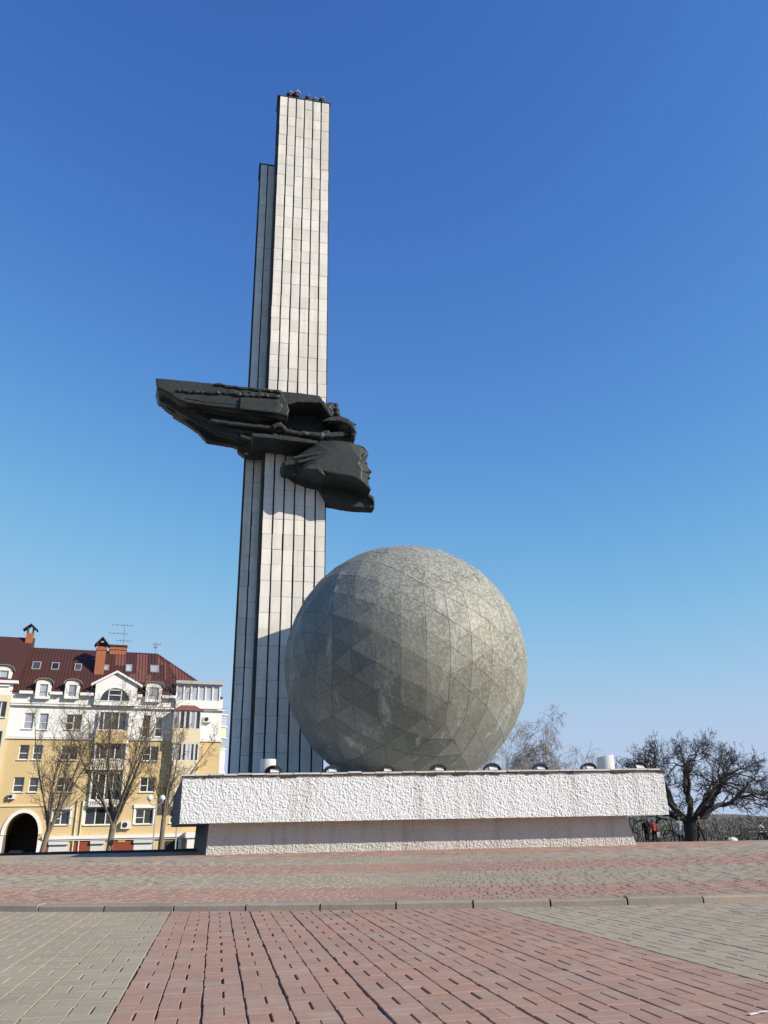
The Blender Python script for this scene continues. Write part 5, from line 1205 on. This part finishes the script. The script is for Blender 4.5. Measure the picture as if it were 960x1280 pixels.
# ------------------------------------------------------------------ parked cars
M['tyre'] = mat('tyre_rubber', (0.02, 0.02, 0.02), .85, n1=(5, .3, (.03, .03, .03))); M['rim'] = mat('alloy_rim', (.4, .4, .4), .35, metal=.8, n1=(4, .3, (.3, .3, .3)))
M['cglass'] = mat('car_glass', (.02, .023, .025), .05, spec=.8, n1=(1, .3, (.03, .033, .035))); M['hl'] = mat('headlight_glass', (.6, .6, .58), .1, spec=.7, n1=(6, .3, (.4, .4, .4)))
def car(loc, head, paint, label, h=1.5, L=4.3, W=1.75):
    t = thing('parked_car', label, 'car', loc); ca, sa = math.cos(head), math.sin(head); k = h / 1.5
    def X(x, y, z): return (loc[0] + x * ca - y * sa, loc[1] + x * sa + y * ca, loc[2] + z * k)
    p = MB(); pr = [(-L / 2, .35), (-L / 2 + .05, .75), (-L / 2 + .25, .95), (L / 2 - 1.2, .93), (L / 2 - .15, .78), (L / 2, .6), (L / 2 - .02, .3), (L / 2 - .4, .22), (-L / 2 + .3, .22)]
    p.loft([[X(x * s, y, .58 + (z - .58) * s2) for x, z in pr] for y, s, s2 in ((-W / 2, .96, .9), (-W / 2 + .08, 1, 1), (W / 2 - .08, 1, 1), (W / 2, .96, .9))]); body = obj('body', p, paint, t, smooth=False)
    p = MB(); p.loft([[X(x, y, z) for x, y in ((a_, -b_), (c_2, -b_), (c_2, b_), (a_, b_))] for a_, c_2, b_, z in ((-L / 2 + .35, L / 2 - 1.15, W / 2 - .06, .93), (-L / 2 + .75, .55, W / 2 - .2, 1.42), (-L / 2 + 1.0, .3, W / 2 - .3, 1.5))]); obj('cabin', p, paint, t)
    for y in (-1, 1):
        p = MB(); f = lambda x, z: X(x, y * (W / 2 - .06 - .14 * (z - .93) / .49 + .006), z)
        p.quad(f(-L / 2 + .62, .98), f(L / 2 - 1.4, .98), f(.42, 1.38), f(-L / 2 + .9, 1.38)); obj('side_window', p, M['cglass'], t)
    for (x0, x1, s) in ((L / 2 - 1.15, .55, 1), (-L / 2 + .35, -L / 2 + .75, -1)):
        p = MB(); f = lambda tt, y: X(x0 + (x1 - x0) * tt + .008 * s, y * (W / 2 - .12 - .14 * tt), .93 + .49 * tt); p.quad(f(.08, -1), f(.08, 1), f(.92, 1), f(.92, -1)); obj('windscreen', p, M['cglass'], t)
    for x in (-L / 2 + .8, L / 2 - .85):
        for y in (-1, 1):
            p = MB(); p.loft([[X(x + r_ * math.cos(a_), y * ww, .31 + r_ * math.sin(a_)) for a_ in np.linspace(0, 6.283, 20, endpoint=False)] for r_, ww in ((.27, W / 2 - .22), (.31, W / 2 - .2), (.31, W / 2 + .0), (.27, W / 2 + .02))]); wh_ = obj('wheel', p, M['tyre'], t)
            p = MB(); p.loft([[X(x + r_ * math.cos(a_), y * ww, .31 + r_ * math.sin(a_)) for a_ in np.linspace(0, 6.283, 16, endpoint=False)] for r_, ww in ((.2, W / 2 + .01), (.19, W / 2 + .03), (.05, W / 2 + .035))]); obj('rim', p, M['rim'], wh_)
    for y in (-1, 1):
        p = MB(); p.hexa([X(L / 2 - .12, y * .5, .58), X(L / 2 + .01, y * .5, .58), X(L / 2 - .03, y * .82, .6), X(L / 2 - .2, y * .82, .6), X(L / 2 - .16, y * .5, .72), X(L / 2 - .06, y * .5, .72), X(L / 2 - .12, y * .82, .74), X(L / 2 - .24, y * .82, .74)]); obj('headlight', p, M['hl'], t)
    p = MB(); p.hexa([X(L / 2 - .05, -.4, .42), X(L / 2 + .02, -.4, .42), X(L / 2 + .02, .4, .42), X(L / 2 - .05, .4, .42), X(L / 2 - .05, -.4, .54), X(L / 2 + .02, -.4, .54), X(L / 2 + .02, .4, .54), X(L / 2 - .05, .4, .54)]); obj('grille', p, M['black'], t)
M['silver'] = mat('pale_silver_paint', (.52, .52, .51), .3, spec=.6, n1=(1, .15, (.46, .46, .45))); M['darkpaint'] = mat('dark_blue_paint', (.02, .024, .034), .3, spec=.6, n1=(1, .2, (.03, .034, .045)))
c0 = on_y(69, 1064, 71.5); car((c0[0], c0[1], terrain(c0[0], c0[1])), BA + math.pi, M['silver'], 'pale silver car parked before the roller shutter next to the archway', 1.5, 4.2)
ca_ = BP(ac - .2, -1.6, 0); car((ca_[0], ca_[1], BB + .03), BA - math.pi / 2, M['darkpaint'], 'dark car standing inside the archway', 1.75, 4.4, 1.85)

# ------------------------------------------------------------------ people, bench, ironwork
M['skin'] = mat('skin', (0.46, 0.28, 0.2), .6, n1=(8, .2, (.4, .23, .16))); M['hair_d'] = mat('dark_hair', (.025, .018, .014), .7, n1=(20, .4, (.05, .035, .028))); M['hair_g'] = mat('light_brown_hair', (.16, .10, .055), .7, n1=(20, .4, (.22, .15, .09)))
def cloth(n, c): return mat(n, c, .9, n1=(6, .4, tuple(x * .7 for x in c)), bump=(20, .4, .01))
def person(px, py, Y, H, yaw, pose, top_c, leg_c, hair, label, shoe_c=(.02, .02, .02), long_coat=False, seat=None):
    b = on_y(px, py, Y); b[2] = terrain(b[0], b[1]) if seat is None else terrain(b[0], b[1])
    t = thing('person', label, 'person', b); s = H / 1.75; ca, sa = math.cos(yaw), math.sin(yaw)
    def X(x, y, z): return (b[0] + (x * ca - y * sa) * s, b[1] + (x * sa + y * ca) * s, b[2] + z * s)   # x right, y forward
    J = {'pel': (0, 0, .95), 'ch': (0, .02, 1.30), 'nk': (0, .02, 1.48), 'hd': (0, .05, 1.63)}
    for sd, n in ((-1, 'l'), (1, 'r')):
        J['hip' + n] = (sd * .10, 0, .92); J['kn' + n] = (sd * .11, .02, .50); J['an' + n] = (sd * .11, 0, .09); J['to' + n] = (sd * .12, .17, .03)
        J['sh' + n] = (sd * .19, 0, 1.42); J['el' + n] = (sd * .25, -.03, 1.13); J['wr' + n] = (sd * .25, .05, .88)
    J.update(pose)
    def tb(mb_, names, rad, n=9): mb_.tube([X(*J[q]) for q in names], [r_ * s for r_ in rad], n)
    body = MB(); tb(body, ['pel', 'ch', 'nk'], [.12, .13, .06]); tb(body, ['nk', 'hd'], [.055, .06])
    h = J['hd']; body.ball(X(*h), (.078 * s, .088 * s, .115 * s), 14, 10); body.ball(X(h[0], h[1] + .095, h[2] - .012), .017 * s, 6, 4)
    for sd in (-1, 1): body.ball(X(h[0] + sd * .082, h[1], h[2]), (.014 * s, .02 * s, .03 * s), 6, 4)
    for n in 'lr':
        tb(body, ['hip' + n, 'kn' + n, 'an' + n], [.085, .055, .038]); tb(body, ['sh' + n, 'el' + n, 'wr' + n], [.05, .04, .028])
        w_ = Vector(J['wr' + n]); d = (w_ - Vector(J['el' + n])).normalized(); body.tube([X(*w_), X(*(w_ + d * .09))], [.03 * s, .036 * s], 8)
    bo = remeshed('body', body, M['skin'], t, .02 * s, 2)
    hands = MB()
    for n, sd in (('l', -1), ('r', 1)):
        w_ = Vector(J['wr' + n]); d = (w_ - Vector(J['el' + n])).normalized(); sv = d.cross(Vector((1, 0, 0))); sv = sv.normalized() if sv.length > .1 else Vector((0, 1, 0))
        for k, L_ in enumerate((.075, .085, .08, .06)):
            q = w_ + d * .085 + sv * (.03 - .02 * k); hands.tube([X(*q), X(*(q + d * L_ * .55)), X(*(q + d * L_ + Vector((-sd * .02, .0, 0))))], [.0095 * s, .009 * s, .007 * s], 6)
        q = w_ + d * .03 + sv * .035; hands.tube([X(*q), X(*(q + d * .035 + sv * .03)), X(*(q + d * .065 + sv * .035))], [.011 * s, .01 * s, .008 * s], 6)
    obj('fingers', hands, M['skin'], bo)
    ey = MB()
    for sd in (-1, 1): ey.ball(X(h[0] + sd * .03, h[1] + .078, h[2] + .008), .011 * s, 6, 4)
    ey.tube([X(h[0] - .022, h[1] + .082, h[2] - .055), X(h[0] + .022, h[1] + .082, h[2] - .055)], .006 * s, 5); obj('face_features', ey, M['hair_d'], bo)
    hr = MB(); hr.ball(X(h[0], h[1] - .022, h[2] + .03), (.088 * s, .092 * s, .105 * s), 14, 9)
    if hair == 'hair_g': hr.tube([X(h[0], h[1] - .07, h[2] + .02), X(h[0], h[1] - .09, h[2] - .18)], [.07 * s, .04 * s], 8)
    remeshed('hair', hr, M[hair], t, .018 * s, 1)
    tp = MB(); low = {'pel': J['pel']}
    tb(tp, ['pel', 'ch', 'nk'], [.155, .165, .075], 12)
    a_, b2 = X(*J['shl']), X(*J['shr']); tp.tube([a_, X(*J['ch']), b2], [.075 * s, .12 * s, .075 * s], 10)
    if long_coat: tp.tube([X(*J['pel']), X(J['pel'][0], J['pel'][1], J['pel'][2] - .35)], [.16 * s, .20 * s], 12)
    for n in 'lr': tb(tp, ['sh' + n, 'el' + n, 'wr' + n], [.075, .058, .047])
    remeshed('jacket', tp, top_c, t, .022 * s, 3)
    lg = MB(); lg.ball(X(*J['pel']), (.14 * s, .12 * s, .11 * s), 12, 8)
    for n in 'lr': tb(lg, ['hip' + n, 'kn' + n, 'an' + n], [.10, .07, .06])
    remeshed('trousers', lg, leg_c, t, .022 * s, 2)
    for n in 'lr':
        sh = MB(); sh.tube([X(*J['an' + n]), X(J['to' + n][0], (J['an' + n][1] + J['to' + n][1]) / 2, J['to' + n][2] + .03), X(*J['to' + n])], [.05 * s, .045 * s, .03 * s], 8); obj('shoe', sh, cloth('shoe_' + str(round(px)) + n, shoe_c), t, smooth=True)
    return t, X, J
WALK = {'knl': (-.10, .17, .53), 'anl': (-.10, .32, .10), 'tol': (-.10, .48, .08), 'knr': (.10, -.04, .50), 'anr': (.10, -.30, .14), 'tor': (.10, -.18, .03), 'ell': (-.25, -.14, 1.15), 'wrl': (-.24, -.10, .90), 'elr': (.25, .05, 1.13), 'wrr': (.24, .22, .93)}
blk = cloth('black_cloth', (.016, .016, .018)); red = cloth('coral_red_cloth', (.55, .085, .05)); lit = cloth('pale_patterned_cloth', (.52, .49, .44)); navy = cloth('dark_jeans', (.022, .026, .038)); wht = cloth('white_cloth', (.68, .68, .66)); grey_c = cloth('grey_brown_cloth', (.09, .075, .06))
person(810, 1053.5, 60.5, 1.72, R_(160), WALK, blk, blk, 'hair_d', 'person in black clothes walking beside the person in red')
p2, X2, J2 = person(819.5, 1053.5, 59.5, 1.62, R_(170), {**WALK}, red, blk, 'hair_d', 'person in a coral red top and black trousers walking past the pedestal')
person(852, 1053, 59, 1.76, R_(185), {'ell': (-.24, .03, 1.14), 'wrl': (-.2, .16, .95)}, lit, blk, 'hair_g', 'person in a pale patterned coat standing before the oak trunk', long_coat=True)
person(877, 1052.5, 58.5, 1.76, R_(195), {**WALK, 'wrr': (.12, .24, 1.08), 'elr': (.25, .04, 1.14)}, grey_c, navy, 'hair_d', 'person in a grey brown jacket striding past the oak')
# carried bag
bb_ = X2(-.30, .0, .52); bag = thing('shoulder_bag', 'pale bag carried by the person in red', 'bag', bb_); p = MB(); p.loft([[(bb_[0] + x * k_, bb_[1] + y * k_, bb_[2] + z) for x, y in ((-.15, -.05), (.15, -.05), (.15, .05), (-.15, .05))] for z, k_ in ((0, .8), (.05, 1.05), (.24, 1), (.3, .7))]); obj('pouch', p, wht, bag)
wr_ = J2['wrl']; hd_ = X2(wr_[0], wr_[1], wr_[2] - .08); p = MB(); p.tube([(bb_[0] - .1, bb_[1], bb_[2] + .28), hd_, (bb_[0] + .1, bb_[1], bb_[2] + .28)], .015, 6); obj('strap', p, wht, bag)
# bench with seated person
BY = 57.5; bl = on_y(926, 1051, BY); br = on_y(976, 1050, BY); zb0 = terrain(bl[0], BY); sz0 = .45
bench = thing('park_bench', 'dark slatted bench on thin legs at the plaza edge', 'bench', ((bl[0] + br[0]) / 2, BY, zb0))
M['bench'] = mat('dark_bench_wood', (.035, .027, .022), .7, n1=(4, .5, (.06, .045, .035)))
for k in range(5):
    p = MB(); p.box(((bl[0] + br[0]) / 2, BY + .02 + k * .095, zb0 + sz0), (br[0] - bl[0], .075, .035)); obj('seat_slat', p, M['bench'], bench)
for k in range(3):
    p = MB(); p.box(((bl[0] + br[0]) / 2, BY - .06 - .012 * k, zb0 + sz0 + .16 + k * .12), (br[0] - bl[0], .03, .085)); obj('back_slat', p, M['bench'], bench)
nl_ = 3
for k in range(nl_):
    x = bl[0] + .12 + (br[0] - bl[0] - .24) * k / (nl_ - 1)
    for y in (BY - .05, BY + .4):
        p = MB(); p.tube([(x, y, zb0 - .02), (x, y, zb0 + (sz0 + .45 if y < BY else sz0 - .02))], .028, 6); obj('leg', p, M['black'], bench)
SIT = {'pel': (0, -.02, .56), 'ch': (0, .10, .90), 'nk': (0, .20, 1.06), 'hd': (0, .28, 1.19)}
for sd, n in ((-1, 'l'), (1, 'r')):
    SIT.update({'hip' + n: (sd * .10, 0, .55), 'kn' + n: (sd * .12, .44, .53), 'an' + n: (sd * .12, .50, .10), 'to' + n: (sd * .12, .66, .03), 'sh' + n: (sd * .19, .15, 1.0), 'el' + n: (sd * .24, .22, .73), 'wr' + n: (sd * .16, .42, .64)})
person(951, 1050.5, BY + .28, 1.75, R_(-72), SIT, wht, navy, 'hair_d', 'person in a white top sitting bent forward on the bench', seat=1)
q = on_y(941, 1048, BY + .2); q[2] = zb0 + sz0 + .02; p = MB(); p.loft([[(q[0] + x * k_, q[1] + y * k_, q[2] + z) for x, y in ((-.28, -.1), (0, -.14), (.28, -.1), (.28, .1), (0, .14), (-.28, .1))] for z, k_ in ((0, .9), (.06, 1), (.15, .9), (.2, .5))]); tag(obj('cloth_bag', p, wht, origin=tuple(q)), 'small white bag lying on the bench seat', 'bag')
# low white bundle on the ground
q = on_y(916, 1052, 57); q[2] = terrain(q[0], 57); p = MB(); p.ball((q[0], q[1], q[2] + .16), (.34, .22, .2), 14, 9); p.ball((q[0] - .22, q[1], q[2] + .2), (.15, .14, .13), 10, 7); o = remeshed('white_bundle', p, wht, None, .03, 2, .03, 6.0); tag(o, 'low white bundle on the ground beside the bench', 'bundle')
# wrought-iron ring frame near the pedestal end
iy = 63.0; ic = on_y(815, 1052, iy); ic[2] = terrain(ic[0], iy); iron = thing('wrought_iron_frame', 'black wrought iron frame of large rings and scrolls behind the walkers', 'ironwork', ic)
def ring(cx_, cz_, r_, a0=0, a1=6.2832, th=.035, nm='ring'):
    p = MB(); p.tube([(ic[0] + cx_ + r_ * math.cos(a_), iy, ic[2] + cz_ + r_ * math.sin(a_)) for a_ in np.linspace(a0, a1, 29)], th, 6); obj(nm, p, M['black'], iron)
ring(-.55, .85, .80); ring(.25, 1.75, .42); ring(-.85, 1.95, .32); ring(.95, 1.2, .55); ring(1.35, .5, .45, 0, 4.5, nm='scroll'); ring(-1.3, 1.4, .4, 1, 5.5, nm='scroll'); ring(.1, .45, .4, .5, 5.2, nm='scroll')
for x0, z0, x1, z1 in ((-1.5, 0, -1.4, 2.3), (1.7, 0, 1.6, 1.7), (-1.5, 2.25, 1.6, 1.65), (-1.4, .05, 1.7, .05), (.35, 0, .6, 2.1)):
    p = MB(); p.tube([(ic[0] + x0, iy, ic[2] + z0), (ic[0] + x1, iy, ic[2] + z1)], .04, 6); obj('bar', p, M['black'], iron)
# scrap of paper on the paving
q = on_z(946, 1268); p = MB(); p.box((q[0], q[1], .006), (.10, .012, .004), -ang + .35); p.box((q[0] + .03, q[1] + .008, .009), (.05, .01, .003), -ang + .1)
tag(obj('paper_scrap', p, wht, origin=(q[0], q[1], 0)), 'thin white paper scrap lying on the pink paving', 'paper')
